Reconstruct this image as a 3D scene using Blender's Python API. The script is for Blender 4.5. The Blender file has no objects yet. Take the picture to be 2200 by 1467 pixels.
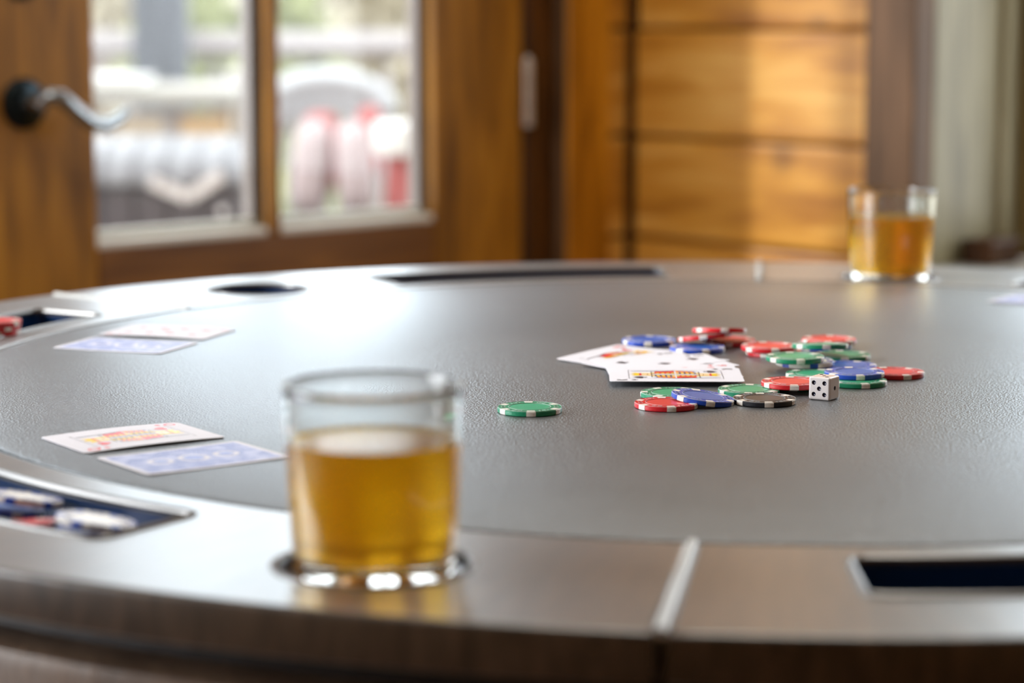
import bpy, bmesh, math, random
from mathutils import Vector, Matrix, Euler
R = math.radians
PI = math.pi
rnd = random.Random(7)
scene = bpy.context.scene
col = scene.collection

# ------------------------------------------------------------------ camera
TZ = 0.76                        # table top height
H = 0.2392                       # camera height over the table
F = 5155.0                       # focal length in px of a 2200 px wide frame
PIT = 0.13713
CAM = Vector((0, 0, TZ + H))
cd = bpy.data.cameras.new('camera')
cam = bpy.data.objects.new('camera', cd)
col.objects.link(cam)
cam.location = CAM
cam.rotation_euler = (PI / 2 - PIT, 0, 0)
cd.sensor_width = 36
cd.lens = F / 2200 * 36
cd.clip_start = 0.05
cd.clip_end = 300
cd.dof.use_dof = True
cd.dof.focus_distance = 1.475
cd.dof.aperture_fstop = 4.7
scene.camera = cam

# ------------------------------------------------------------------ world, sun, window daylight, exposure
w = bpy.data.worlds.new('sky'); scene.world = w; w.use_nodes = True
bg = w.node_tree.nodes['Background']
bg.inputs[0].default_value = (0.88, 0.93, 1.0, 1)
bg.inputs[1].default_value = 5.2

sd = bpy.data.lights.new('sun', 'SUN'); sd.energy = 3.2; sd.angle = R(3.5); sd.color = (1, 0.98, 0.98)
so = bpy.data.objects.new('sun', sd); col.objects.link(so)
sun_dir = Vector((0.983, 0.181, -0.42)).normalized()
so.rotation_euler = sun_dir.to_track_quat('-Z', 'Y').to_euler()

A0 = Vector((-0.585, 2.896, 0)); DD = Vector((0.7131, 0.7011, 0)); DN = Vector((0.7011, -0.7131, 0))
C0 = A0 + DD * 1.076; EE = DN.copy(); EN = -DD

def area(name, loc, direction, sx, sy, power, color):
    d = bpy.data.lights.new(name, 'AREA'); d.shape = 'RECTANGLE'; d.size = sx; d.size_y = sy; d.energy = power; d.color = color
    o = bpy.data.objects.new(name, d); col.objects.link(o); o.location = loc
    o.rotation_euler = Vector(direction).to_track_quat('-Z', 'Z').to_euler()
    return o
# daylight entering by the window beside the double door (outside the frame)
area('side_window_daylight', A0 + DD * -2.25 + DN * 0.06 + Vector((0, 0, 1.4)), DN + DD * 0.5, 1.6, 1.3, 70, (0.97, 0.98, 1.0))
# added warm fill light with no fixture, high above the table
area('overhead_fill_light', A0 + DD * -0.1 + DN * 1.2 + Vector((0, 0, 2.52)), (0, 0, -1), 0.9, 0.9, 24, (1.0, 0.93, 0.82))

vs = scene.view_settings
scene.display_settings.display_device = 'sRGB'
vs.view_transform = 'Standard'; vs.look = 'None'; vs.exposure = 0.0; vs.gamma = 1.0; vs.use_curve_mapping = False
cy = scene.cycles
cy.use_denoising = True
cy.max_bounces = 14; cy.transmission_bounces = 12; cy.transparent_max_bounces = 12; cy.glossy_bounces = 5; cy.diffuse_bounces = 4
cy.caustics_reflective = True; cy.caustics_refractive = True; cy.blur_glossy = 0.6
cy.sample_clamp_indirect = 6

# ------------------------------------------------------------------ helpers
def hit_z(u, v, z=TZ):
    x = (u - 1100) / F; y = -(v - 733.5) / F
    dy = math.cos(PIT) + y * math.sin(PIT); dz = -math.sin(PIT) + y * math.cos(PIT)
    t = (z - CAM.z) / dz
    return Vector((x * t, dy * t, z))
def at_y(u, v, Y):
    x = (u - 1100) / F; y = -(v - 733.5) / F
    dy = math.cos(PIT) + y * math.sin(PIT); dz = -math.sin(PIT) + y * math.cos(PIT)
    t = Y / dy
    return Vector((x * t, Y, CAM.z + dz * t))

def link(o, parent=None):
    col.objects.link(o)
    if parent is not None: o.parent = parent
    return o
def tag(o, label=None, cat=None, group=None, kind=None):
    if label: o['label'] = label
    if cat: o['category'] = cat
    if group: o['group'] = group
    if kind: o['kind'] = kind
    return o
def empty(name, loc=(0, 0, 0), rz=0, parent=None, rot=None):
    o = bpy.data.objects.new(name, None); o.empty_display_size = 0.02
    o.location = loc; o.rotation_euler = rot if rot else (0, 0, rz)
    return link(o, parent)
def build(name, bm, mats, parent=None, smooth=False, loc=None, rot=None):
    me = bpy.data.meshes.new(name)
    bmesh.ops.recalc_face_normals(bm, faces=bm.faces)
    bm.to_mesh(me); bm.free()
    if not isinstance(mats, (list, tuple)): mats = [mats]
    for m in mats: me.materials.append(m)
    if smooth:
        me.polygons.foreach_set('use_smooth', [True] * len(me.polygons))
        try: me.set_sharp_from_angle(angle=R(38))
        except Exception: pass
    o = bpy.data.objects.new(name, me)
    if loc is not None: o.location = loc
    if rot is not None: o.rotation_euler = rot
    return link(o, parent)
def box(bm, c, s, rot=None, bev=0, mi=0, M=None):
    m = Matrix.Translation(Vector(c))
    if rot is not None: m = m @ rot.to_4x4()
    m = m @ Matrix.Diagonal((s[0], s[1], s[2], 1))
    if M is not None: m = M @ m
    r = bmesh.ops.create_cube(bm, size=1, matrix=m)
    vs_ = r['verts']
    fs = set(f for v in vs_ for f in v.link_faces)
    for f in fs: f.material_index = mi
    if bev:
        es = list(set(e for v in vs_ for e in v.link_edges))
        rr = bmesh.ops.bevel(bm, geom=es, offset=bev, segments=2, profile=0.5, affect='EDGES')
        for f in rr['faces']: f.material_index = mi
def lathe(bm, prof, seg=48, mi=0, closed_top=True, center=(0, 0)):
    rings = []
    for r, z in prof:
        if r < 1e-7: rings.append([bm.verts.new((center[0], center[1], z))])
        else: rings.append([bm.verts.new((center[0] + r * math.cos(2 * PI * i / seg), center[1] + r * math.sin(2 * PI * i / seg), z)) for i in range(seg)])
    for a, b in zip(rings[:-1], rings[1:]):
        for i in range(seg):
            j = (i + 1) % seg
            if len(a) == 1 and len(b) == 1: continue
            if len(a) == 1: f = bm.faces.new((a[0], b[i], b[j]))
            elif len(b) == 1: f = bm.faces.new((a[i], a[j], b[0]))
            else: f = bm.faces.new((a[i], a[j], b[j], b[i]))
            f.material_index = mi
def tube(bm, pts, rad, seg=10, mi=0, cap=True):
    pts = [Vector(p) for p in pts]
    n = len(pts)
    if not isinstance(rad, (list, tuple)): rad = [rad] * n
    up = Vector((0, 0, 1)); rings = []
    for i, p in enumerate(pts):
        t = (pts[min(i + 1, n - 1)] - pts[max(i - 1, 0)]).normalized()
        a = t.cross(up)
        if a.length < 1e-3: a = t.cross(Vector((1, 0, 0)))
        a.normalize(); b = t.cross(a).normalized()
        rings.append([bm.verts.new(p + (a * math.cos(2 * PI * k / seg) + b * math.sin(2 * PI * k / seg)) * rad[i]) for k in range(seg)])
    for r0, r1 in zip(rings[:-1], rings[1:]):
        for k in range(seg):
            f = bm.faces.new((r0[k], r0[(k + 1) % seg], r1[(k + 1) % seg], r1[k])); f.material_index = mi
    if cap:
        bm.faces.new(rings[0]).material_index = mi; bm.faces.new(list(reversed(rings[-1]))).material_index = mi
def poly(bm, pts, z=0, mi=0, zf=None):
    f = bm.faces.new([bm.verts.new((p[0], p[1], (zf(p[0], p[1]) if zf else 0) + z)) for p in pts]); f.material_index = mi
    return f
def frame_matrix(origin, xdir, ydir):
    x = Vector(xdir).normalized(); y = Vector(ydir).normalized(); z = x.cross(y)
    m = Matrix((x, y, z)).transposed().to_4x4(); m.translation = Vector(origin); return m

# ------------------------------------------------------------------ materials
def new_mat(name):
    m = bpy.data.materials.new(name); m.use_nodes = True
    return m, m.node_tree.nodes, m.node_tree.links, m.node_tree.nodes['Principled BSDF']
def plain(name, c, rough=0.5, metal=0, spec=0.5, coat=0, ior=1.5, bump=0, bscale=300, var=0):
    m, n, l, b = new_mat(name)
    b.inputs['Base Color'].default_value = (*c, 1); b.inputs['Roughness'].default_value = rough
    b.inputs['Metallic'].default_value = metal; b.inputs['Specular IOR Level'].default_value = spec
    b.inputs['Coat Weight'].default_value = coat; b.inputs['IOR'].default_value = ior
    if bump or var:
        tc = n.new('ShaderNodeTexCoord'); nz = n.new('ShaderNodeTexNoise'); nz.inputs['Scale'].default_value = bscale; nz.inputs['Detail'].default_value = 3
        l.new(tc.outputs['Object'], nz.inputs['Vector'])
        if bump:
            bp = n.new('ShaderNodeBump'); bp.inputs['Strength'].default_value = bump; bp.inputs['Distance'].default_value = 0.001
            l.new(nz.outputs['Fac'], bp.inputs['Height']); l.new(bp.outputs['Normal'], b.inputs['Normal'])
        if var:
            mx = n.new('ShaderNodeMix'); mx.data_type = 'RGBA'
            mx.inputs['A'].default_value = (*[x * (1 - var) for x in c], 1); mx.inputs['B'].default_value = (*[min(1, x * (1 + var)) for x in c], 1)
            l.new(nz.outputs['Fac'], mx.inputs['Factor']); l.new(mx.outputs['Result'], b.inputs['Base Color'])
    return m
def wood(name, c_dark, c_mid, c_light, stretch=(14, 14, 1.2), rough=0.4, knots=0.0, spec=0.5, coat=0.0, bump=0.25, contrast=1.0, kscale=3.2, big=2.0):
    """grain runs along the axis whose stretch factor is small"""
    m, n, l, b = new_mat(name)
    tc = n.new('ShaderNodeTexCoord'); oi = n.new('ShaderNodeObjectInfo')
    off = n.new('ShaderNodeVectorMath'); off.operation = 'SCALE'; off.inputs[0].default_value = (13.1, 7.7, 5.3)
    l.new(oi.outputs['Random'], off.inputs['Scale'])
    ad = n.new('ShaderNodeVectorMath'); ad.operation = 'ADD'; l.new(tc.outputs['Object'], ad.inputs[0]); l.new(off.outputs['Vector'], ad.inputs[1])
    mp = n.new('ShaderNodeMapping'); mp.inputs['Scale'].default_value = stretch; l.new(ad.outputs['Vector'], mp.inputs['Vector'])
    n1 = n.new('ShaderNodeTexNoise'); n1.inputs['Scale'].default_value = 4.0; n1.inputs['Detail'].default_value = 6; n1.inputs['Distortion'].default_value = 0.6
    l.new(mp.outputs['Vector'], n1.inputs['Vector'])
    n2 = n.new('ShaderNodeTexNoise'); n2.inputs['Scale'].default_value = big; n2.inputs['Detail'].default_value = 2
    mp2 = n.new('ShaderNodeMapping'); mp2.inputs['Scale'].default_value = tuple(math.sqrt(s) for s in stretch); l.new(ad.outputs['Vector'], mp2.inputs['Vector'])
    l.new(mp2.outputs['Vector'], n2.inputs['Vector'])
    mix = n.new('ShaderNodeMath'); mix.operation = 'MULTIPLY_ADD'; mix.inputs[1].default_value = 0.55
    l.new(n1.outputs['Fac'], mix.inputs[0])
    h2 = n.new('ShaderNodeMath'); h2.operation = 'MULTIPLY'; h2.inputs[1].default_value = 0.45; l.new(n2.outputs['Fac'], h2.inputs[0]); l.new(h2.outputs[0], mix.inputs[2])
    cr = n.new('ShaderNodeValToRGB')
    e = cr.color_ramp.elements
    k = 0.16 / contrast
    e[0].position = 0.5 - k; e[0].color = (*c_dark, 1); e[1].position = 0.5 + k; e[1].color = (*c_light, 1)
    em = e.new(0.5); em.color = (*c_mid, 1)
    l.new(mix.outputs[0], cr.inputs['Fac'])
    out = cr.outputs['Color']
    if knots:
        vo = n.new('ShaderNodeTexVoronoi'); vo.inputs['Scale'].default_value = kscale; l.new(ad.outputs['Vector'], vo.inputs['Vector'])
        kr = n.new('ShaderNodeValToRGB'); kr.color_ramp.elements[0].position = 0.05; kr.color_ramp.elements[0].color = (1, 1, 1, 1)
        kr.color_ramp.elements[1].position = 0.16; kr.color_ramp.elements[1].color = (0, 0, 0, 1)
        l.new(vo.outputs['Distance'], kr.inputs['Fac'])
        km = n.new('ShaderNodeMath'); km.operation = 'MULTIPLY'; km.inputs[1].default_value = knots; l.new(kr.outputs['Color'], km.inputs[0])
        mx = n.new('ShaderNodeMix'); mx.data_type = 'RGBA'; l.new(km.outputs[0], mx.inputs['Factor']); l.new(out, mx.inputs['A'])
        mx.inputs['B'].default_value = (*[x * 0.35 for x in c_dark], 1); out = mx.outputs['Result']
    l.new(out, b.inputs['Base Color'])
    b.inputs['Roughness'].default_value = rough; b.inputs['Specular IOR Level'].default_value = spec; b.inputs['Coat Weight'].default_value = coat
    bp = n.new('ShaderNodeBump'); bp.inputs['Strength'].default_value = bump; bp.inputs['Distance'].default_value = 0.002
    l.new(n1.outputs['Fac'], bp.inputs['Height']); l.new(bp.outputs['Normal'], b.inputs['Normal'])
    return m
def gloss_layer(n, l, b, bp, c, rough, k):
    g = n.new('ShaderNodeBsdfGlossy'); g.inputs['Color'].default_value = (*c, 1); g.inputs['Roughness'].default_value = rough
    l.new(bp.outputs['Normal'], g.inputs['Normal'])
    lw = n.new('ShaderNodeLayerWeight'); lw.inputs['Blend'].default_value = 0.5
    pw = n.new('ShaderNodeMath'); pw.operation = 'POWER'; pw.inputs[1].default_value = 3.6; l.new(lw.outputs['Facing'], pw.inputs[0])
    mu = n.new('ShaderNodeMath'); mu.operation = 'MULTIPLY_ADD'; mu.inputs[1].default_value = k; mu.inputs[2].default_value = 0.03; l.new(pw.outputs[0], mu.inputs[0])
    mx = n.new('ShaderNodeMixShader'); l.new(mu.outputs[0], mx.inputs[0]); l.new(b.outputs[0], mx.inputs[1]); l.new(g.outputs[0], mx.inputs[2])
    l.new(mx.outputs[0], n['Material Output'].inputs['Surface'])
def leather_mat():
    m, n, l, b = new_mat('dark_leather')
    tc = n.new('ShaderNodeTexCoord')
    vo = n.new('ShaderNodeTexVoronoi'); vo.inputs['Scale'].default_value = 680; vo.feature = 'F1'
    nz = n.new('ShaderNodeTexNoise'); nz.inputs['Scale'].default_value = 900; nz.inputs['Detail'].default_value = 2
    lo = n.new('ShaderNodeTexNoise'); lo.inputs['Scale'].default_value = 14; lo.inputs['Detail'].default_value = 4
    for t in (vo, nz, lo): l.new(tc.outputs['Object'], t.inputs['Vector'])
    ad = n.new('ShaderNodeMath'); ad.operation = 'MULTIPLY_ADD'; ad.inputs[1].default_value = 0.8; l.new(vo.outputs['Distance'], ad.inputs[0]); l.new(nz.outputs['Fac'], ad.inputs[2])
    bp = n.new('ShaderNodeBump'); bp.inputs['Strength'].default_value = 0.8; bp.inputs['Distance'].default_value = 0.00036
    l.new(ad.outputs[0], bp.inputs['Height']); l.new(bp.outputs['Normal'], b.inputs['Normal'])
    cr = n.new('ShaderNodeValToRGB'); cr.color_ramp.elements[0].position = 0.35; cr.color_ramp.elements[0].color = (0.020, 0.020, 0.021, 1)
    cr.color_ramp.elements[1].position = 0.7; cr.color_ramp.elements[1].color = (0.036, 0.036, 0.038, 1)
    l.new(lo.outputs['Fac'], cr.inputs['Fac']); l.new(cr.outputs['Color'], b.inputs['Base Color'])
    mr = n.new('ShaderNodeMapRange'); mr.inputs['To Min'].default_value = 0.38; mr.inputs['To Max'].default_value = 0.48
    l.new(lo.outputs['Fac'], mr.inputs['Value']); l.new(mr.outputs['Result'], b.inputs['Roughness'])
    b.inputs['IOR'].default_value = 1.5; gloss_layer(n, l, b, bp, (0.84, 0.93, 1.0), 0.29, 0.42); b.inputs['Sheen Weight'].default_value = 0.05; b.inputs['Sheen Roughness'].default_value = 0.4
    return m
def rail_mat():
    m, n, l, b = new_mat('espresso_rail_wood')
    tc = n.new('ShaderNodeTexCoord'); sp = n.new('ShaderNodeSeparateXYZ'); l.new(tc.outputs['Object'], sp.inputs[0])
    at = n.new('ShaderNodeMath'); at.operation = 'ARCTAN2'; l.new(sp.outputs['Y'], at.inputs[0]); l.new(sp.outputs['X'], at.inputs[1])
    ln = n.new('ShaderNodeVectorMath'); ln.operation = 'LENGTH'
    cb0 = n.new('ShaderNodeCombineXYZ'); l.new(sp.outputs['X'], cb0.inputs[0]); l.new(sp.outputs['Y'], cb0.inputs[1]); l.new(cb0.outputs[0], ln.inputs[0])
    am = n.new('ShaderNodeMath'); am.operation = 'MULTIPLY'; am.inputs[1].default_value = 46; l.new(at.outputs[0], am.inputs[0])
    rm = n.new('ShaderNodeMath'); rm.operation = 'MULTIPLY'; rm.inputs[1].default_value = 9; l.new(ln.outputs['Value'], rm.inputs[0])
    zm = n.new('ShaderNodeMath'); zm.operation = 'MULTIPLY'; zm.inputs[1].default_value = 14; l.new(sp.outputs['Z'], zm.inputs[0])
    cb = n.new('ShaderNodeCombineXYZ'); l.new(am.outputs[0], cb.inputs[0]); l.new(rm.outputs[0], cb.inputs[1]); l.new(zm.outputs[0], cb.inputs[2])
    n1 = n.new('ShaderNodeTexNoise'); n1.inputs['Scale'].default_value = 2.2; n1.inputs['Detail'].default_value = 5; l.new(cb.outputs[0], n1.inputs['Vector'])
    cr = n.new('ShaderNodeValToRGB'); cr.color_ramp.elements[0].position = 0.35; cr.color_ramp.elements[0].color = (0.016, 0.010, 0.006, 1)
    cr.color_ramp.elements[1].position = 0.68; cr.color_ramp.elements[1].color = (0.065, 0.043, 0.028, 1)
    l.new(n1.outputs['Fac'], cr.inputs['Fac']); l.new(cr.outputs['Color'], b.inputs['Base Color'])
    bp = n.new('ShaderNodeBump'); bp.inputs['Strength'].default_value = 0.25; bp.inputs['Distance'].default_value = 0.0004
    l.new(n1.outputs['Fac'], bp.inputs['Height']); l.new(bp.outputs['Normal'], b.inputs['Normal'])
    b.inputs['Roughness'].default_value = 0.36; b.inputs['IOR'].default_value = 1.5; gloss_layer(n, l, b, bp, (0.90, 0.96, 1.0), 0.31, 0.66); b.inputs['Sheen Weight'].default_value = 0.1; b.inputs['Sheen Roughness'].default_value = 0.4
    return m
def glass_mat(name, c=(1, 1, 1), ior=1.5, rough=0.0, absorb=None, dens=0):
    m, n, l, b = new_mat(name)
    n.remove(b); g = n.new('ShaderNodeBsdfGlass'); g.inputs['Color'].default_value = (*c, 1); g.inputs['IOR'].default_value = ior; g.inputs['Roughness'].default_value = rough
    o = n['Material Output']; l.new(g.outputs[0], o.inputs['Surface'])
    if absorb:
        v = n.new('ShaderNodeVolumeAbsorption'); v.inputs['Color'].default_value = (*absorb, 1); v.inputs['Density'].default_value = dens
        l.new(v.outputs[0], o.inputs['Volume'])
    return m
def pane_mat():
    m, n, l, b = new_mat('window_glass')
    n.remove(b); o = n['Material Output']
    t = n.new('ShaderNodeBsdfTransparent'); g = n.new('ShaderNodeBsdfGlossy'); g.inputs['Roughness'].default_value = 0.02
    lw = n.new('ShaderNodeLayerWeight'); pw = n.new('ShaderNodeMath'); pw.operation = 'POWER'; pw.inputs[1].default_value = 5; l.new(lw.outputs['Facing'], pw.inputs[0])
    lw.inputs['Blend'].default_value = 0.5
    fr = n.new('ShaderNodeMath'); fr.operation = 'MULTIPLY_ADD'; fr.inputs[1].default_value = 0.8; fr.inputs[2].default_value = 0.02; l.new(pw.outputs[0], fr.inputs[0])
    mx = n.new('ShaderNodeMixShader'); l.new(fr.outputs[0], mx.inputs[0]); l.new(t.outputs[0], mx.inputs[1]); l.new(g.outputs[0], mx.inputs[2]); l.new(mx.outputs[0], o.inputs['Surface'])
    t.inputs[0].default_value = (0.95, 0.96, 0.95, 1)
    return m
def card_back_mat():
    m, n, l, b = new_mat('card_back_print')
    tc = n.new('ShaderNodeTexCoord')
    mp = n.new('ShaderNodeMapping'); mp.inputs['Rotation'].default_value = (0, 0, R(45)); l.new(tc.outputs['Object'], mp.inputs['Vector'])
    wv = n.new('ShaderNodeTexChecker'); wv.inputs['Scale'].default_value = 520
    wv.inputs['Color1'].default_value = (0.07, 0.11, 0.34, 1); wv.inputs['Color2'].default_value = (0.42, 0.47, 0.68, 1)
    l.new(mp.outputs['Vector'], wv.inputs['Vector'])
    nz = n.new('ShaderNodeTexNoise'); nz.inputs['Scale'].default_value = 90; l.new(tc.outputs['Object'], nz.inputs['Vector'])
    rp = n.new('ShaderNodeValToRGB'); rp.color_ramp.elements[0].position = 0.45; rp.color_ramp.elements[0].color = (0, 0, 0, 1); rp.color_ramp.elements[1].position = 0.62; rp.color_ramp.elements[1].color = (0.7, 0.7, 0.7, 1)
    l.new(nz.outputs['Fac'], rp.inputs['Fac'])
    mx = n.new('ShaderNodeMix'); mx.data_type = 'RGBA'; l.new(rp.outputs['Color'], mx.inputs['Factor']); l.new(wv.outputs['Color'], mx.inputs['A']); mx.inputs['B'].default_value = (0.5, 0.54, 0.72, 1)
    l.new(mx.outputs['Result'], b.inputs['Base Color'])
    b.inputs['Roughness'].default_value = 0.5; b.inputs['Specular IOR Level'].default_value = 0.25
    return m

M = {}
M['leather'] = leather_mat()
M['rail'] = rail_mat()
M['lip'] = plain('polished_lip', (0.05, 0.045, 0.04), 0.33, ior=1.9)
M['strip'] = plain('pale_joint_highlight', (0.42, 0.43, 0.42), 0.3)  # pale colour stands in for the highlight on the joint bevels
M['apron'] = wood('table_apron_wood', (0.05, 0.03, 0.018), (0.11, 0.07, 0.045), (0.2, 0.135, 0.09), stretch=(60, 60, 4), rough=0.4)
M['tray'] = plain('sky_tinted_lining', (0.001, 0.022, 0.085), 0.3, ior=1.5, bump=0.2, bscale=200)  # blue of the sky reflections put into the dark lining colour
M['black'] = plain('black_void', (0.006, 0.006, 0.008), 0.5)
M['cup'] = plain('dark_cup_ring', (0.015, 0.016, 0.02), 0.22, metal=0.6)
M['door'] = wood('door_walnut_stain', (0.085, 0.031, 0.002), (0.26, 0.11, 0.008), (0.45, 0.21, 0.016), stretch=(9, 9, 1.1), rough=0.4, spec=0.25, bump=0.1, contrast=0.9)
M['doorh'] = wood('door_rail_walnut', (0.06, 0.02, 0.004), (0.13, 0.05, 0.009), (0.22, 0.09, 0.014), stretch=(1.2, 9, 9), rough=0.4, spec=0.25, bump=0.1, contrast=0.9)
M['jamb'] = wood('jamb_dark_stain', (0.018, 0.006, 0.002), (0.045, 0.016, 0.003), (0.10, 0.035, 0.005), stretch=(16, 16, 1.3), rough=0.45, spec=0.25, knots=0.6)
M['casing'] = wood('casing_honey_stain', (0.26, 0.10, 0.005), (0.48, 0.20, 0.010), (0.64, 0.29, 0.018), stretch=(9, 9, 1.0), rough=0.4, spec=0.3)
M['brown'] = wood('brown_window_casing', (0.05, 0.025, 0.011), (0.10, 0.052, 0.024), (0.17, 0.09, 0.045), stretch=(16, 16, 1.2), rough=0.45, spec=0.2)
M['pine'] = wood('knotty_pine_plank', (0.34, 0.13, 0.012), (0.58, 0.27, 0.035), (0.78, 0.46, 0.12), stretch=(1.1, 5, 9), rough=0.36, knots=0.9, kscale=4.6, bump=0.12, contrast=1.2)
M['reveal'] = wood('greenish_reveal_board', (0.13, 0.105, 0.055), (0.22, 0.185, 0.10), (0.30, 0.26, 0.16), stretch=(14, 14, 1.2), rough=0.45, knots=0.8, kscale=6)  # greenish window daylight put into the board colour
M['sash'] = wood('olive_window_sash', (0.08, 0.055, 0.018), (0.15, 0.105, 0.035), (0.22, 0.16, 0.06), stretch=(16, 16, 1.2), rough=0.4)
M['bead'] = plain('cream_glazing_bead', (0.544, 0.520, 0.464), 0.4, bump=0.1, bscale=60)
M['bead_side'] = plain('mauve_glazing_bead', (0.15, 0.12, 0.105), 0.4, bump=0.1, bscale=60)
M['sill'] = wood('grey_window_sill', (0.20, 0.18, 0.15), (0.28, 0.26, 0.22), (0.36, 0.34, 0.3), stretch=(1.2, 14, 14), rough=0.3)
M['iron'] = plain('dark_bronze_metal', (0.012, 0.022, 0.028), 0.25, metal=0.75, bump=0.1, bscale=80)
M['lever'] = plain('worn_steel_lever', (0.34, 0.38, 0.41), 0.24, metal=0.95)
M['hinge'] = plain('satin_nickel_hinge', (0.55, 0.5, 0.45), 0.35, metal=0.9)
M['pane'] = pane_mat()
M['glass'] = glass_mat('tumbler_glass', (0.99, 1.0, 0.995), 1.48)
M['liquor'] = glass_mat('amber_liquor', (1, 1, 1), 1.345, 0.24, (1.0, 0.848, 0.0), 68)
_n, _l = M['liquor'].node_tree.nodes, M['liquor'].node_tree.links      # slightly cloudy drink: part of the light is passed on diffusely
_t = _n.new('ShaderNodeBsdfTranslucent'); _t.inputs['Color'].default_value = (1.0, 0.67, 0.0, 1)
_m = _n.new('ShaderNodeMixShader'); _m.inputs[0].default_value = 0.30
_g = [x for x in _n if x.type == 'BSDF_GLASS'][0]
_l.new(_g.outputs[0], _m.inputs[1]); _l.new(_t.outputs[0], _m.inputs[2]); _l.new(_m.outputs[0], _n['Material Output'].inputs['Surface'])
M['card'] = plain('card_stock', (0.60, 0.60, 0.66), 0.6, spec=0.12, var=0.03, bscale=40)
M['cardback'] = card_back_mat()
for nme, c in dict(ink=(0.012, 0.014, 0.03), red=(0.62, 0.02, 0.03), yellow=(0.75, 0.52, 0.02), orange=(0.8, 0.22, 0.02), skin=(0.75, 0.55, 0.42), blue=(0.03, 0.07, 0.35), grey=(0.35, 0.35, 0.45)).items():
    M['ink_' + nme] = plain('printed_' + nme, c, 0.35)
def chipm(nm, c): return plain('clay_' + nm, c, 0.33, var=0.12, bscale=900, bump=0.12, ior=1.5)
CH = dict(red=((0.55, 0.012, 0.02), (0.62, 0.05, 0.05)), green=((0.008, 0.22, 0.11), (0.03, 0.32, 0.17)), blue=((0.008, 0.055, 0.42), (0.02, 0.10, 0.42)),
          black=((0.01, 0.013, 0.02), (0.035, 0.04, 0.045)), white=((0.72, 0.70, 0.66), (0.75, 0.73, 0.7)))
for k, (a, b_) in CH.items():
    M['chip_' + k] = chipm(k, a); M['chipface_' + k] = chipm(k + '_face', b_)  # sheen on the top face put into its lighter colour
M['die'] = plain('ivory_acrylic', (0.70, 0.67, 0.68), 0.16, coat=0.3)
M['pip'] = plain('dark_pip_paint', (0.006, 0.008, 0.03), 0.12, coat=0.5)
M['floor'] = wood('oak_floor_board', (0.10, 0.05, 0.02), (0.18, 0.09, 0.04), (0.26, 0.14, 0.06), stretch=(12, 1, 12), rough=0.4)
M['ceil'] = plain('ceiling_paint', (0.45, 0.36, 0.25), 0.8, var=0.1, bscale=3)
M['wallp'] = wood('plain_log_wall', (0.25, 0.12, 0.03), (0.36, 0.18, 0.05), (0.45, 0.24, 0.08), stretch=(1, 5, 8), rough=0.5)
M['deck'] = wood('weathered_deck_board', (0.140, 0.112, 0.098), (0.196, 0.168, 0.147), (0.252, 0.224, 0.196), stretch=(1, 12, 12), rough=0.7)
M['railing'] = wood('pale_railing_wood', (0.396, 0.360, 0.351), (0.468, 0.432, 0.423), (0.540, 0.513, 0.504), stretch=(1, 10, 10), rough=0.7)
M['post'] = wood('slate_grey_post', (0.053, 0.056, 0.062), (0.075, 0.079, 0.090), (0.100, 0.104, 0.115), stretch=(9, 9, 1), rough=0.75)
M['cream'] = wood('cream_patio_top', (0.210, 0.188, 0.158), (0.247, 0.225, 0.188), (0.285, 0.262, 0.225), stretch=(1, 9, 9), rough=0.6)
M['tan'] = wood('tan_patio_board', (0.264, 0.198, 0.120), (0.336, 0.252, 0.162), (0.396, 0.306, 0.204), stretch=(1, 9, 9), rough=0.6)
M['orange'] = wood('orange_patio_board', (0.322, 0.184, 0.063), (0.414, 0.247, 0.092), (0.460, 0.287, 0.127), stretch=(1, 9, 9), rough=0.6)
M['hill'] = plain('dry_hillside', (0.230, 0.200, 0.142), 0.9, var=0.35, bscale=0.35)
M['leaf'] = plain('pale_leaves', (0.255, 0.264, 0.128), 0.8, var=0.4, bscale=6)
M['leaf2'] = plain('dry_leaves', (0.342, 0.297, 0.216), 0.8, var=0.4, bscale=5)
M['bark'] = plain('bark', (0.198, 0.162, 0.144), 0.9, var=0.3, bscale=20)
M['chest'] = plain('grey_brown_chest', (0.062, 0.052, 0.055), 0.5, var=0.25, bscale=9)
M['chestlid'] = plain('pale_chest_lid', (0.150, 0.144, 0.146), 0.45, var=0.12, bscale=12)
M['emblem'] = plain('pale_emblem', (0.510, 0.465, 0.435), 0.4)
M['greymetal'] = plain('pale_grey_enamel', (0.300, 0.300, 0.300), 0.35)
M['darkmetal'] = plain('dark_grey_enamel', (0.03, 0.033, 0.036), 0.4)
M['white'] = plain('white_enamel', (0.630, 0.615, 0.578), 0.3)
M['redcloth'] = plain('red_cloth', (0.324, 0.090, 0.084), 0.9, var=0.2, bscale=30)
M['pinkcloth'] = plain('pale_pink_cloth', (0.352, 0.280, 0.272), 0.9, var=0.2, bscale=25)

# ------------------------------------------------------------------ room shell
MD = frame_matrix(A0, DD, -DN)          # local: x along the door wall, y outwards, z up
ML = frame_matrix(C0, EE, -EN)          # local: x along the log wall, y outwards, z up
ROOM_T0, ROOM_T1, ROOM_D, CEIL = -3.6, 1.076, 5.2, 2.6
def wallroot(name, Mx):
    o = bpy.data.objects.new(name, None); o.matrix_world = Mx; link(o); tag(o, kind='structure'); return o
def wbox(name, parent, x0, x1, y0, y1, z0, z1, mat, bev=0.0):
    bm = bmesh.new(); box(bm, (0, 0, 0), (x1 - x0, y1 - y0, z1 - z0), bev=bev)
    return build(name, bm, mat, parent, loc=((x0 + x1) / 2, (y0 + y1) / 2, (z0 + z1) / 2))

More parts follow.
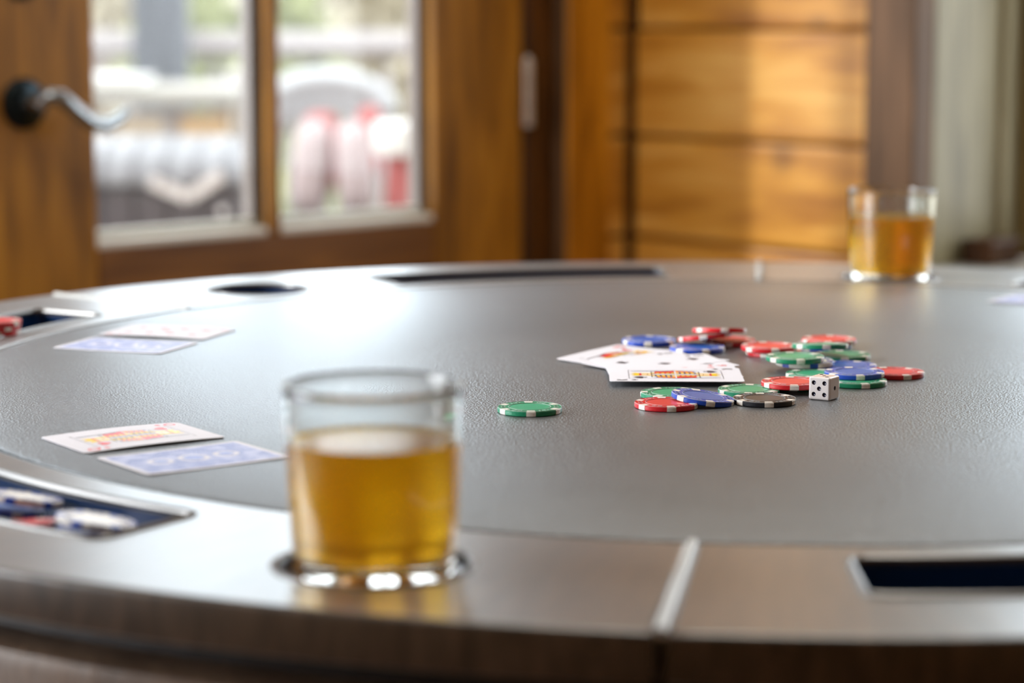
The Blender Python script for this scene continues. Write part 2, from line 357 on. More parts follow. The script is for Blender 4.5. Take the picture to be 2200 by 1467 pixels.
# floor as boards along the door wall
fl = wallroot('floor', MD)
bw = 0.14
nb = int(ROOM_D / bw) + 1
base_me = None
bm = bmesh.new(); box(bm, (0, 0, 0), (ROOM_T1 - ROOM_T0, bw - 0.004, 0.02), bev=0.002)
first = build('floor_board', bm, M['floor'], fl, loc=((ROOM_T0 + ROOM_T1) / 2, -bw / 2, -0.01))
for i in range(1, nb):
    c = first.copy(); col.objects.link(c); c.parent = fl; c.location = ((ROOM_T0 + ROOM_T1) / 2, -bw / 2 - i * bw, -0.01)
wbox('subfloor', fl, ROOM_T0 - .2, ROOM_T1 + .2, -ROOM_D - .2, 0.2, -0.12, -0.022, M['black'])
ce = wallroot('ceiling', MD)
wbox('ceiling_panel', ce, ROOM_T0 - .2, ROOM_T1 + .25, -ROOM_D - .2, 0.25, CEIL, CEIL + 0.12, M['ceil'])

# door wall
DT0, DT1, DTOP = -0.07, 0.845, 2.03
wb = wallroot('wall_back', MD)
wbox('wall_body', wb, ROOM_T0 - .2, -3.1, 0.0, 0.2, 0, CEIL, M['wallp'])
wbox('wall_body', wb, -1.4, -1.078, 0.0, 0.2, 0, CEIL, M['wallp'])
wbox('wall_body', wb, -3.1, -1.4, 0.0, 0.2, 0, 0.72, M['wallp'])
wbox('wall_body', wb, -3.1, -1.4, 0.0, 0.2, 2.08, CEIL, M['wallp'])
wbox('wall_body', wb, 0.916, ROOM_T1 + .2, 0.012, 0.2, 0, CEIL, M['wallp'])
wbox('wall_body', wb, -1.078, 0.916, 0.0, 0.2, DTOP + 0.07, CEIL, M['wallp'])
zj = [0.66 + 0.157 * k for k in range(-4, 12)]
zj[4] = 0.66; zj[5] = 0.812; zj[6] = 0.972
for a, b_ in zip(zj[:-1], zj[1:]):
    if b_ > CEIL: break
    wbox('plank', wb, 1.009, 1.074, -0.012, 0.012, a + 0.003, b_ - 0.003, M['pine'], 0.004)

# door frame
jb = wallroot('trim_1', MD)
wbox('jamb_board', jb, 0.853, 0.916, 0.002, 0.16, 0, DTOP + 0.07, M['jamb'], 0.003)
wbox('jamb_board', jb, -1.078, -1.008, 0.002, 0.16, 0, DTOP + 0.07, M['jamb'], 0.003)
wbox('head_board', jb, -1.008, 0.853, 0.002, 0.16, DTOP + 0.008, DTOP + 0.07, M['jamb'], 0.003)
wbox('casing_board', jb, 0.916, 1.005, -0.022, 0.012, 0, DTOP + 0.16, M['casing'], 0.005)
wbox('casing_board', jb, -1.168, -1.078, -0.022, 0.0, 0, DTOP + 0.16, M['casing'], 0.005)
wbox('casing_board', jb, -1.078, 0.916, -0.022, 0.0, DTOP + 0.07, DTOP + 0.16, M['doorh'], 0.005)
wbox('casing_edge', jb, 0.906, 0.916, -0.016, 0.002, 0, DTOP + 0.07, M['brown'], 0.003)

# door
GL0, GL1, GZ0, GZ1 = 0.103, 0.672, 0.705, 1.90
dr = wallroot('door_1', MD)
wbox('stile', dr, DT0, GL0, 0.004, 0.048, 0.01, DTOP, M['door'], 0.003)
wbox('stile', dr, GL1, DT1, 0.004, 0.048, 0.01, DTOP, M['door'], 0.003)
wbox('bottom_rail', dr, GL0, GL1, 0.0045, 0.0475, 0.01, 0.24, M['doorh'], 0.003)
wbox('door_panel', dr, GL0, GL1, 0.016, 0.036, 0.24, 0.55, M['doorh'], 0.0)
wbox('middle_rail', dr, GL0, GL1, 0.0045, 0.0475, 0.55, GZ0, M['doorh'], 0.003)
wbox('top_rail', dr, GL0, GL1, 0.0045, 0.0475, GZ1, DTOP, M['doorh'], 0.003)
wbox('muntin', dr, 0.376, 0.396, 0.004, 0.020, GZ0, GZ1, M['door'], 0.004)
wbox('outer_muntin', dr, 0.378, 0.394, 0.028, 0.046, GZ0, GZ1, M['bead_side'], 0.003)
for a, b_ in ((GL0, 0.375), (0.397, GL1)):
    wbox('glass_pane', dr, a, b_, 0.022, 0.026, GZ0 + 0.002, GZ1, M['pane'])
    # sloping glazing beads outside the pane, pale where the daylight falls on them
    bm = bmesh.new()
    pr = [(0.026, 0), (0.026, 0.020), (0.030, 0.022), (0.047, 0.006), (0.047, 0)]
    v0 = [bm.verts.new((a, y, GZ0 + z)) for y, z in pr]; v1 = [bm.verts.new((b_, y, GZ0 + z)) for y, z in pr]
    for i in range(5): bm.faces.new((v0[i], v0[(i + 1) % 5], v1[(i + 1) % 5], v1[i]))
    bm.faces.new(v0); bm.faces.new(list(reversed(v1)))
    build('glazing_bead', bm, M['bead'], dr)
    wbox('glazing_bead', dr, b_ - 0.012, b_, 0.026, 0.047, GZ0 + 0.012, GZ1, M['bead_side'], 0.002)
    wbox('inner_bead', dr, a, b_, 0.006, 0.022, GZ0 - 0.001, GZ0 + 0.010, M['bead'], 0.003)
# exterior sill board under the door light
# second leaf of the double door, to the left of the lock stile
d2 = wallroot('door_2', MD)
S0, S1 = -1.000, -0.078
wbox('stile', d2, S0, S0 + 0.173, 0.004, 0.048, 0.01, DTOP, M['door'], 0.003)
wbox('stile', d2, S1 - 0.173, S1, 0.004, 0.048, 0.01, DTOP, M['door'], 0.003)
wbox('bottom_rail', d2, S0 + .173, S1 - .173, 0.0045, 0.0475, 0.01, 0.24, M['doorh'], 0.003)
wbox('door_panel', d2, S0 + .173, S1 - .173, 0.016, 0.036, 0.24, 0.55, M['doorh'], 0.0)
wbox('middle_rail', d2, S0 + .173, S1 - .173, 0.0045, 0.0475, 0.55, GZ0, M['doorh'], 0.003)
wbox('top_rail', d2, S0 + .173, S1 - .173, 0.0045, 0.0475, GZ1, DTOP, M['doorh'], 0.003)
wbox('muntin', d2, (S0 + S1) / 2 - .01, (S0 + S1) / 2 + .01, 0.004, 0.02, GZ0, GZ1, M['door'], 0.004)
for a, b_ in ((S0 + .173, (S0 + S1) / 2 - .01), ((S0 + S1) / 2 + .01, S1 - .173)):
    wbox('glass_pane', d2, a, b_, 0.022, 0.026, GZ0, GZ1, M['pane'])
# lever lock and deadbolt
def rosette(name, x, z, r, parent):
    bm = bmesh.new(); lathe(bm, [(0, 0.012), (r * .45, 0.012), (r * .6, 0.009), (r * .85, 0.008), (r, 0.003), (r, 0), (0, 0)], 40)
    return build(name, bm, M['iron'], parent, True, loc=(x, 0.004, z), rot=(PI / 2, 0, 0))
hz = 0.888
hd = rosette('door_handle', 0.0, hz, 0.031, dr); hd['label'] = 'dark bronze lever handle with curved bright lever'
bm = bmesh.new()
lp = [(0, 0, 0.005), (0, 0.004, 0.040), (0.004, 0.010, 0.050), (0.016, 0.008, 0.055), (0.034, -0.006, 0.056), (0.056, -0.022, 0.056), (0.078, -0.028, 0.056), (0.098, -0.021, 0.056), (0.112, -0.011, 0.055)]
tube(bm, lp, [0.011, 0.011, 0.0105, 0.010, 0.0095, 0.0095, 0.010, 0.008, 0.005], 14)
lv = build('lever', bm, M['lever'], hd, True)
rosette('deadbolt', 0.0, 1.043, 0.031, dr)
# hinge
for z0 in (0.833, 1.75, 0.2):
    bm = bmesh.new()
    for k in range(3): lathe(bm, [(0, k * .032), (0.0075, k * .032), (0.0075, k * .032 + 0.0307), (0, k * .032 + 0.0307)], 20)
    lathe(bm, [(0, 0.0945), (0.006, 0.0945), (0.004, 0.1), (0, 0.101)], 16)
    build('hinge', bm, M['hinge'], dr, True, loc=(0.849, -0.004, z0))

# log wall with deep window
WT0, WT1, WZ0, WZ1, WDEP = 0.545, 1.75, 0.65, 2.05, 0.235
wl = wallroot('wall_right', ML)
wbox('wall_body', wl, -0.2, WT0 - 0.03, 0.012, WDEP, 0, CEIL, M['wallp'])
wbox('wall_body', wl, WT1 + 0.03, ROOM_D + .2, 0.012, WDEP, 0, CEIL, M['wallp'])
wbox('wall_body', wl, WT0 - 0.03, WT1 + 0.03, 0.012, WDEP, 0, WZ0 - 0.045, M['wallp'])
wbox('wall_body', wl, WT0 - 0.03, WT1 + 0.03, 0.012, WDEP, WZ1 + 0.02, CEIL, M['wallp'])
rr_ = random.Random(5)
for a, b_ in zip(zj[:-1], zj[1:]):
    if b_ > CEIL: break
    d = rr_.uniform(0.0, 0.006)
    wbox('plank', wl, 0.024, 0.461, -0.016 - d, 0.012, a + 0.0022, b_ - 0.0022, M['pine'], 0.006)
    wbox('plank', wl, WT1 + 0.085, 3.6, -0.016 - d, 0.012, a + 0.0022, b_ - 0.0022, M['pine'], 0.006)
    if b_ < WZ0 - 0.02: wbox('plank', wl, 0.545, WT1 + 0.085, -0.012 - d, 0.012, a + 0.0022, b_ - 0.0022, M['pine'], 0.006)
t2 = wallroot('corner_shade', ML)
wbox('corner_shade_strip', t2, 0.001, 0.022, -0.028, 0.012, 0, CEIL - 0.01, M['jamb'], 0.004)  # dark strip added for the shadow in the room corner
w2 = wallroot('window_1', ML)
wbox('casing_board', w2, 0.461, 0.545, -0.034, 0.012, 0.0, WZ1 + 0.1, M['brown'], 0.004)
wbox('casing_board', w2, WT1, WT1 + 0.084, -0.034, 0.012, WZ0 - .04, WZ1 + 0.1, M['brown'], 0.004)
wbox('casing_board', w2, 0.545, WT1, -0.034, 0.012, WZ1, WZ1 + 0.1, M['brown'], 0.004)
wbox('reveal_board', w2, WT0 - 0.03, WT0, 0.012, 0.164, WZ0, WZ1, M['reveal'], 0.002)
wbox('reveal_board', w2, WT1, WT1 + 0.03, 0.012, 0.164, WZ0, WZ1, M['reveal'], 0.002)
wbox('reveal_board', w2, WT0 - .03, WT1 + 0.03, 0.012, 0.164, WZ1, WZ1 + .02, M['reveal'], 0.002)
wbox('sill', w2, WT0 - 0.01, WT1 + 0.03, -0.045, 0.2, WZ0 - 0.04, WZ0, M['sill'], 0.006)
wbox('window_frame', w2, WT0 - 0.03, WT0 + 0.012, 0.164, 0.20, WZ0, WZ1, M['reveal'], 0.003)
wbox('window_frame', w2, WT1 - 0.012, WT1 + 0.03, 0.164, 0.20, WZ0, WZ1, M['reveal'], 0.003)
wbox('sash_stile', w2, WT0 - 0.0, WT0 + 0.05, 0.20, 0.232, WZ0, WZ1, M['sash'], 0.003)
wbox('sash_stile', w2, WT1 - 0.05, WT1, 0.20, 0.232, WZ0, WZ1, M['sash'], 0.003)
wbox('sash_rail', w2, WT0 + 0.05, WT1 - 0.05, 0.20, 0.232, WZ0, WZ0 + 0.05, M['sash'], 0.003)
wbox('sash_rail', w2, WT0 + 0.05, WT1 - 0.05, 0.20, 0.232, WZ1 - .05, WZ1, M['sash'], 0.003)
wbox('glass_pane', w2, WT0 + 0.05, WT1 - 0.05, 0.214, 0.218, WZ0 + 0.05, WZ1 - 0.05, M['pane'])

# window beside the double door
w3 = wallroot('window_2', MD)
for a, b_, z0, z1 in ((-3.1, -3.04, 0.72, 2.08), (-1.46, -1.4, 0.72, 2.08), (-3.04, -1.46, 0.72, 0.78), (-3.04, -1.46, 2.02, 2.08), (-2.28, -2.22, 0.78, 2.02)):
    wbox('window_frame', w3, a, b_, 0.1, 0.16, z0, z1, M['door'], 0.003)
wbox('glass_pane', w3, -3.04, -1.46, 0.128, 0.132, 0.78, 2.02, M['pane'])
# the two walls behind the camera
wf = wallroot('wall_left', frame_matrix(A0 + DD * ROOM_T0, -DN, -DD))
wbox('wall_body', wf, -ROOM_D - 0.2, 0.2, 0, 0.2, 0, CEIL, M['wallp'])
wf = wallroot('wall_front', frame_matrix(A0 + DD * ROOM_T1 + DN * ROOM_D, -DD, DN))
wbox('wall_body', wf, -0.2, ROOM_T1 - ROOM_T0 + .2, 0, 0.2, 0, CEIL, M['wallp'])

# small block added on the sill in place of a dark patch
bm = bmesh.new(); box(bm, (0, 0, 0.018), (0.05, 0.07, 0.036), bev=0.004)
o = build('dark_block', bm, M['jamb'], None, False); o.matrix_world = ML @ Matrix.Translation((0.575, 0.112, WZ0 + 0.0003))
tag(o, 'small dark brown block added on the grey window sill', 'block')

# ------------------------------------------------------------------ poker table
CX, CY = 0.1645, 1.5992
RO, RI = 0.701, 0.537
table = empty('poker_table', (CX, CY, 0))
tag(table, 'large round poker table with dark leather top and espresso wood rail holding chip trays', 'table')
bm = bmesh.new()
lathe(bm, [(0, 0), (0.25, 0), (RI - 0.0045, 0), (RI - 0.0022, -0.0008), (RI - 0.0016, -0.003), (RI - 0.0016, -0.02), (0, -0.02)], 180)
build('playing_surface', bm, M['leather'], table, True, loc=(0, 0, TZ))
bm = bmesh.new()
lathe(bm, [(0.30, -0.0235), (0.668, -0.0235), (0.668, -0.0365), (0.30, -0.0365)], 160)
lathe(bm, [(RI - 0.006, -0.0235), (RI - 0.006, -0.0205), (RI + 0.006, -0.0205), (RI + 0.006, -0.0235)], 160)
build('reveal_shade_band', bm, M['black'], table, False, loc=(0, 0, TZ))  # recess below the rail coloured black for its shadow
bm = bmesh.new()
lathe(bm, [(0.30, -0.037), (0.683, -0.037), (0.690, -0.040), (0.692, -0.046), (0.690, -0.11), (0.683, -0.118), (0.66, -0.12), (0.30, -0.12)], 160)
build('apron', bm, M['apron'], table, True, loc=(0, 0, TZ))
bm = bmesh.new()
lathe(bm, [(0, 0.05), (0.34, 0.05), (0.35, 0.07), (0.33, 0.09), (0.16, 0.12), (0.11, 0.2), (0.13, 0.38), (0.17, 0.5), (0.2, 0.6), (0.3, TZ - 0.121), (0, TZ - 0.121)], 48)
build('pedestal', bm, M['apron'], table, True)
for k in range(4):
    bm = bmesh.new(); box(bm, (0.25, 0, 0.03), (0.34, 0.09, 0.058), bev=0.012)
    build('foot', bm, M['apron'], table, rot=(0, 0, R(45 + 90 * k)))

def arc(r, a0, a1, n):
    return [(r * math.cos(R(a0 + (a1 - a0) * i / n)), r * math.sin(R(a0 + (a1 - a0) * i / n))) for i in range(n + 1)]
def round_corners(pts, rad, seg=5):
    out = []
    n = len(pts)
    for i in range(n):
        p = Vector(pts[i]); a = Vector(pts[i - 1]); b = Vector(pts[(i + 1) % n])
        d1 = (a - p); d2 = (b - p)
        ang = d1.angle(d2) if d1.length > 1e-9 and d2.length > 1e-9 else PI
        if ang < R(150):
            t = rad
            p1 = p + d1.normalized() * t; p2 = p + d2.normalized() * t
            for k in range(seg + 1):
                s = k / seg
                q = p1 * (1 - s) ** 2 + p * 2 * s * (1 - s) + p2 * s ** 2
                out.append((q.x, q.y))
        else: out.append((p.x, p.y))
    return out
def tray_outline(a0, a1, r0, r1, grow=0.0):
    g = math.degrees(grow / 0.6)
    pts = arc(r0 - grow, a0 - g, a1 + g, 14) + arc(r1 + grow, a1 + g, a0 - g, 14)
    return round_corners(pts, 0.009 + grow)
def curve_solid(loops, depth, bev, name, mat, parent, loc):
    cu = bpy.data.curves.new(name, 'CURVE'); cu.dimensions = '2D'; cu.fill_mode = 'BOTH'
    for lp_ in loops:
        s = cu.splines.new('POLY'); s.points.add(len(lp_) - 1)
        for i, p in enumerate(lp_): s.points[i].co = (p[0], p[1], 0, 1)
        s.use_cyclic_u = True
    cu.extrude = depth / 2 - bev; cu.bevel_depth = bev; cu.bevel_resolution = 3; cu.offset = -bev
    tmp = bpy.data.objects.new(name + '_tmp', cu); col.objects.link(tmp)
    dg = bpy.context.evaluated_depsgraph_get()
    me = bpy.data.meshes.new_from_object(tmp.evaluated_get(dg))
    bpy.data.objects.remove(tmp); bpy.data.curves.remove(cu)
    me.name = name; me.materials.clear(); me.materials.append(mat)
    me.polygons.foreach_set('use_smooth', [True] * len(me.polygons))
    try: me.set_sharp_from_angle(angle=R(50))
    except Exception: pass
    o = bpy.data.objects.new(name, me); o.location = loc
    return link(o, parent)
joints = [261.2, 322.5, 384.0, 444.0, 502.3, 561.5, 621.2]
trays = [(268.4, 296), (330, 356), (391.5, 421.2), (452.4, 478.0), (509.6, 536), (569, 596.2)]
cups = [(310.5, 0.61), (372, 0.61), (432.4, 0.586), (489.6, 0.603), (549, 0.61), (608.7, 0.618)]
RAILT = 0.022
for k in range(6):
    a0, a1 = joints[k] + 0.18, joints[k + 1] - 0.18
    outer = arc(RI + 0.0016, a0, a1, 60) + arc(RO, a1, a0, 60)
    t0, t1 = trays[k]
    rin, rout = (0.566, 0.634)
    tl = tray_outline(t0, t1, rin, rout)
    ca, cr_ = cups[k]
    cc = (cr_ * math.cos(R(ca)), cr_ * math.sin(R(ca)))
    CRAD = 0.043
    cl = [(cc[0] + CRAD * math.cos(2 * PI * i / 48), cc[1] + CRAD * math.sin(2 * PI * i / 48)) for i in range(48)]
    seg_o = curve_solid([outer, tl, cl], RAILT, 0.0028, 'rail_segment', M['rail'], table, (0, 0, TZ - RAILT / 2))
    lip = tray_outline(t0, t1, rin, rout, 0.0008)
    bm = bmesh.new(); tube(bm, [(x, y, RAILT / 2 - 0.0008) for x, y in lip] + [(lip[0][0], lip[0][1], RAILT / 2 - 0.0008)], 0.0024, 8, cap=False)
    build('tray_lip', bm, M['lip'], seg_o, True)
    bm = bmesh.new(); tube(bm, [(cc[0] + 0.0440 * math.cos(2 * PI * i / 48), cc[1] + 0.0440 * math.sin(2 * PI * i / 48), RAILT / 2 - 0.0010) for i in range(49)], 0.0021, 8, cap=False)
    build('cup_lip', bm, M['lip'], seg_o, True)
    bm = bmesh.new(); aj = R(joints[k])
    tube(bm, [(r_ * math.cos(aj), r_ * math.sin(aj), RAILT / 2 - 0.0006) for r_ in (RI + 0.002, 0.6, 0.66, RO - 0.002)] + [(RO - 0.0002, 0, 0)] * 0, 0.0026, 10)
    bm.verts.ensure_lookup_table()
    build('joint_highlight', bm, M['strip'], seg_o, True)  # pale strip added for the bevel highlight along the joint
    # tray lining: walls and floor
    bm = bmesh.new()
    inn = tray_outline(t0, t1, rin, rout, -0.0002)
    top = [bm.verts.new((x, y, -0.0035)) for x, y in inn]; bot = [bm.verts.new((x, y, -0.0215)) for x, y in inn]
    for i in range(len(inn)):
        j = (i + 1) % len(inn); bm.faces.new((top[i], top[j], bot[j], bot[i]))
    bm.faces.new(bot)
    build('chip_tray', bm, M['tray'], seg_o, False, loc=(0, 0, RAILT / 2))
    bm = bmesh.new()
    deep = 0.004 if k in (2, 5) else 0.016
    lathe(bm, [(0.0428, -0.0035), (0.0428, -deep + 0.001), (0.0415, -deep), (0, -deep), (0, -deep - 0.002), (0.0428, -deep - 0.002)], 48)
    build('cup_holder', bm, M['cup'] if k in (2, 5) else M['tray'], seg_o, True, loc=(cc[0], cc[1], RAILT / 2))

# ------------------------------------------------------------------ chips
CRR, CT = 0.0195, 0.0033
def sector(bm, r0, r1, a0, a1, z0, z1, n=5, mi=0):
    g = []
    for i in range(n + 1):
        a = a0 + (a1 - a0) * i / n; c, s = math.cos(a), math.sin(a)
        g.append([bm.verts.new((r0 * c, r0 * s, z1)), bm.verts.new(((r1 - 0.0005) * c, (r1 - 0.0005) * s, z1)), bm.verts.new((r1 * c, r1 * s, z1 - 0.0005)),
                  bm.verts.new((r1 * c, r1 * s, z0 + 0.0005)), bm.verts.new(((r1 - 0.0005) * c, (r1 - 0.0005) * s, z0)), bm.verts.new((r0 * c, r0 * s, z0))])
    for a, b in zip(g[:-1], g[1:]):
        for k in range(6):
            bm.faces.new((a[k], a[(k + 1) % 6], b[(k + 1) % 6], b[k])).material_index = mi
    bm.faces.new(g[0]); bm.faces.new(list(reversed(g[-1])))
def mesh_of(bm, name, mats):
    bmesh.ops.recalc_face_normals(bm, faces=bm.faces)
    me = bpy.data.meshes.new(name); bm.to_mesh(me); bm.free()
    for m in mats: me.materials.append(m)
    me.polygons.foreach_set('use_smooth', [True] * len(me.polygons)); me.set_sharp_from_angle(angle=R(35))
    return me
chip_meshes = {}
def chip_mesh(kind):
    if kind in chip_meshes: return chip_meshes[kind]
    bm = bmesh.new()
    h = CT
    lathe(bm, [(0, h - .00015), (0.0120, h - .00015)], 60, 1)
    lathe(bm, [(0.0120, h - .00015), (0.0122, h - .0004), (0.0127, h - .0004), (0.0129, h - 0.0001), (0.0190, h - 0.0001), (CRR - .0001, h - .0006), (CRR - .0001, .0006), (0.0190, 0.0001), (0, 0.0001)], 60, 0)
    bmesh.ops.remove_doubles(bm, verts=bm.verts, dist=1e-6)
    body = mesh_of(bm, 'chip_' + kind, [M['chip_' + kind], M['chipface_' + kind]])
    sc_ = 'blue' if kind == 'white' else 'white'
    bm = bmesh.new(); sector(bm, 0.0150, CRR, -R(8.3), R(8.3), 0, h)
    spot = mesh_of(bm, 'edge_spot', [M['chip_' + sc_]])
    bm = bmesh.new()
    for r0, r1 in ((0.01265, 0.01285), (0.01905, 0.0192)):
        lathe(bm, [(r0, h - 0.0002), (r0, h + 0.00008), (r1, h + 0.00008), (r1, h - 0.0002)], 60)
    for q in range(6):                      # stamped little dice between the spots
        for sgn in (-1, 1):
            a = R(30 + 60 * q) + sgn * R(6.5)
            mx = Matrix.Rotation(a, 4, 'Z') @ Matrix.Translation((0.0160, 0, h))
            for dx, dy, sx, sy in ((0.0011, 0, .0003, .0022), (-0.0011, 0, .0003, .0022), (0, 0.0011, .0022, .0003), (0, -0.0011, .0022, .0003)):
                box(bm, (dx, dy, 0), (sx, sy, 0.00016), M=mx)
    c = CH[kind][1]
    st = M.get('stamp_' + kind) or plain('stamp_' + kind, tuple(min(1, x * 0.5 + 0.32) for x in c) if kind != 'white' else (0.2, 0.25, 0.5), 0.4)
    M['stamp_' + kind] = st
    stamp = mesh_of(bm, 'stamped_ring', [st])
    chip_meshes[kind] = (body, spot, stamp); return chip_meshes[kind]
def chip(kind, u, v, z, label, group, rz=0, tilt=0, tdir=0, name='poker_chip', detail=True, world=None):
    """u, v: where the middle of the chip's top face stands in the photograph; z: height of its underside over the table; tilt in degrees, tdir: direction that is lifted"""
    body, spot, stamp = chip_mesh(kind)
    p = hit_z(u, v, TZ + z + CT) if world is None else Vector(world)
    o = bpy.data.objects.new(name, body); link(o)
    Rm = Matrix.Rotation(R(tilt), 3, Vector((math.sin(R(tdir)), -math.cos(R(tdir)), 0))) @ Matrix.Rotation(R(rz), 3, 'Z')
    o.rotation_euler = Rm.to_euler()
    o.location = p - Rm @ Vector((0, 0, CT)) if world is None else p
    for k in range(6):
        s = bpy.data.objects.new('edge_spot', spot); link(s, o); s.rotation_euler = (0, 0, R(60 * k))
    if detail: s = bpy.data.objects.new('stamped_ring', stamp); link(s, o)
    tag(o, label, 'poker chip', group)
    return o
G = 'poker chips scattered round the cards'
E_ = 0.00012
chip('green', 1138, 873, E_, 'single green poker chip lying alone beside the glass of liquor', G, rz=-88)
chip('green', 1443, 841.5, E_, 'green poker chip under the leaning blue chip, in front of the king card', G, rz=-62)
chip('red', 1431.5, 863, E_, 'red poker chip in front, under the leaning blue chip', G, rz=-84)
chip('blue', 1510.5, 849, 0.0021, 'blue poker chip leaning on a red and a green chip', G, rz=-80, tilt=7.5, tdir=168)
chip('black', 1642, 854, E_, 'only black poker chip, lying flat in front of a green one', G, rz=-87)
chip('green', 1609, 834.5, E_, 'green poker chip just behind the black chip', G, rz=-97)
chip('green', 1708, 820, E_, 'green poker chip mostly hidden under the red chip behind the die', G, rz=20)
chip('red', 1701.5, 818, CT + E_, 'red poker chip resting on green chips behind the white die', G, rz=-92)
chip('green', 1752, 801, E_, 'green poker chip under the white and blue chip', G, rz=-50)
chip('white', 1729, 773, CT + E_, 'only white poker chip with blue edge spots, under a green chip', G, rz=-78)
chip('green', 1708, 764, 2 * CT + E_, 'green poker chip on top of the white one', G, rz=-85)
chip('red', 1663, 751, E_, 'red poker chip under another red chip behind the green and white stack', G, rz=-57)
chip('red', 1652, 741.5, CT + E_, 'red poker chip lying on top of a red chip', G, rz=-82)
chip('blue', 1772, 737, E_, 'blue poker chip at the bottom of the rear stack', G, rz=-80)
chip('red', 1781, 727, CT + E_, 'red poker chip on top of the rear stack', G, rz=-100)
chip('green', 1762, 738, 0.0085, 'green poker chip tipped back in front of the rear stack', G, rz=-84, tilt=5.5, tdir=-90)
chip('green', 1809, 760.5, E_, 'green poker chip under the tipped green chip, behind the blue pair', G, rz=-92)
chip('blue', 1821, 783, E_, 'blue poker chip behind the top blue chip', G, rz=-60)
chip('green', 1840, 815, E_, 'green poker chip under the blue one beside the white die', G, rz=-80)
chip('blue', 1835.5, 797, CT + E_, 'blue poker chip resting on a green chip beside the die', G, rz=-86)
chip('red', 1922, 797, E_, 'red poker chip at the outer end of the pile, right of the die', G, rz=-73)
chip('blue', 1394, 728, E_, 'blue poker chip behind the spread cards, farther from the die', G, rz=-95)
chip('blue', 1498, 744, E_, 'blue poker chip next to the corner of the spread cards', G, rz=-75)
chip('red', 1565, 728.5, E_, 'red poker chip lying flat under two tipped red chips', G, rz=-95)
chip('red', 1514, 719, 0.0052, 'red poker chip tipped on edge behind the blue chips, lower one', G, rz=-98, tilt=9.5, tdir=-52)
chip('red', 1546, 705, 0.0095, 'topmost tipped red poker chip behind the spread cards', G, rz=-84, tilt=8.2, tdir=-92)

# chips near the left edge: stack on the rail, chips in the near and the left tray
GS = 'red chips stacked at the left edge of the table'
pb = hit_z(-13, 717, TZ)
for k, (zz, lab) in enumerate((('bottom', 'bottom red chip of the short stack by the left tray'), ('mid', 'middle red chip of the short stack by the left tray'), ('top', 'topmost red chip of the short stack by the left tray'))):
    chip('red', 0, 0, 0, lab, GS, rz=-70 + 23 * k, world=(pb.x + 0.0006 * k, pb.y, TZ + E_ + k * (CT + E_)))
GT = 'poker chips in the near chip tray'
TF = TZ - 0.0215
def tray_chip(kind, u, v, dz, label, tilt=0, tdir=0, rz=0):
    p = hit_z(u, v, TZ + dz)
    return chip(kind, 0, 0, 0, label, GT, rz=rz, tilt=tilt, tdir=tdir, world=(p.x, p.y, p.z))
tray_chip('white', 206, 1128, -0.005, 'white chip tipped up in the near chip tray', tilt=10, tdir=200, rz=10)
tray_chip('blue', 208, 1150, -0.0130, 'blue chip under the tipped white chip in the near tray', tilt=4, tdir=200, rz=-30)
tray_chip('red', 36, 1138, -0.0075, 'red chip lying in the near chip tray', tilt=7, tdir=-60, rz=0)
tray_chip('white', 50, 1078, -0.004, 'white chip standing steeply in the near tray at the frame edge', tilt=11, tdir=215, rz=20)
tray_chip('blue', 10, 1102, -0.011, 'blue chip under the steep white chip in the near tray', tilt=10, tdir=215, rz=0)
pt = hit_z(106, 681, TZ - 0.013)
o = chip('red', 0, 0, 0, 'red chip leaning inside the left chip tray', 'red chip in the left tray', world=(pt.x, pt.y + 0.006, TZ - 0.0130), tilt=22, tdir=90)

# ------------------------------------------------------------------ die
ds = 0.0145
pe = hit_z(1781, 862, TZ)
die_yaw = R(-33)
bm = bmesh.new(); box(bm, (0, 0, 0), (ds, ds, ds))
bmesh.ops.bevel(bm, geom=list(bm.edges), offset=0.0014, segments=4, profile=0.5, affect='EDGES')
# local -Y face shows five, +X face shows one, top shows three
cx_ = Matrix.Rotation(die_yaw, 2)
nf = Vector((-math.sin(R(33)) , -math.cos(R(33)), 0)); nr = Vector((math.cos(R(33)), -math.sin(R(33)), 0))
dc = Vector((pe.x, pe.y, 0)) - (nf + nr) * (ds / 2 - 0.0006)
die = build('die', bm, M['die'], None, True, loc=(dc.x, dc.y, TZ + ds / 2 + 0.0001), rot=(0, 0, die_yaw))
tag(die, 'white six-sided die with dark pips standing in front of the chips', 'die')
q = 0.0036
pat = {1: [(0, 0)], 2: [(-q, -q), (q, q)], 3: [(-q, q), (0, 0), (q, -q)], 4: [(-q, -q), (q, q), (-q, q), (q, -q)], 5: [(-q, -q), (q, q), (-q, q), (q, -q), (0, 0)], 6: [(-q, -q), (q, q), (-q, q), (q, -q), (-q, 0), (q, 0)]}
fcs = {5: (Vector((0, -1, 0)), Vector((1, 0, 0))), 1: (Vector((1, 0, 0)), Vector((0, 1, 0))), 3: (Vector((0, 0, 1)), Vector((1, 0, 0))), 2: (Vector((0, 1, 0)), Vector((1, 0, 0))), 6: (Vector((-1, 0, 0)), Vector((0, 1, 0))), 4: (Vector((0, 0, -1)), Vector((1, 0, 0)))}
cut = bmesh.new(); SR = 0.00155; so_ = 0.00065
bmp = bmesh.new()
lathe(bmp, [(SR * math.sin(t) * 0.985, -SR * math.cos(t) * 0.985) for t in [R(x) for x in (0, 15, 30, 45, 58, 64)]], 24)
pip_me = mesh_of(bmp, 'pip', [M['pip']])
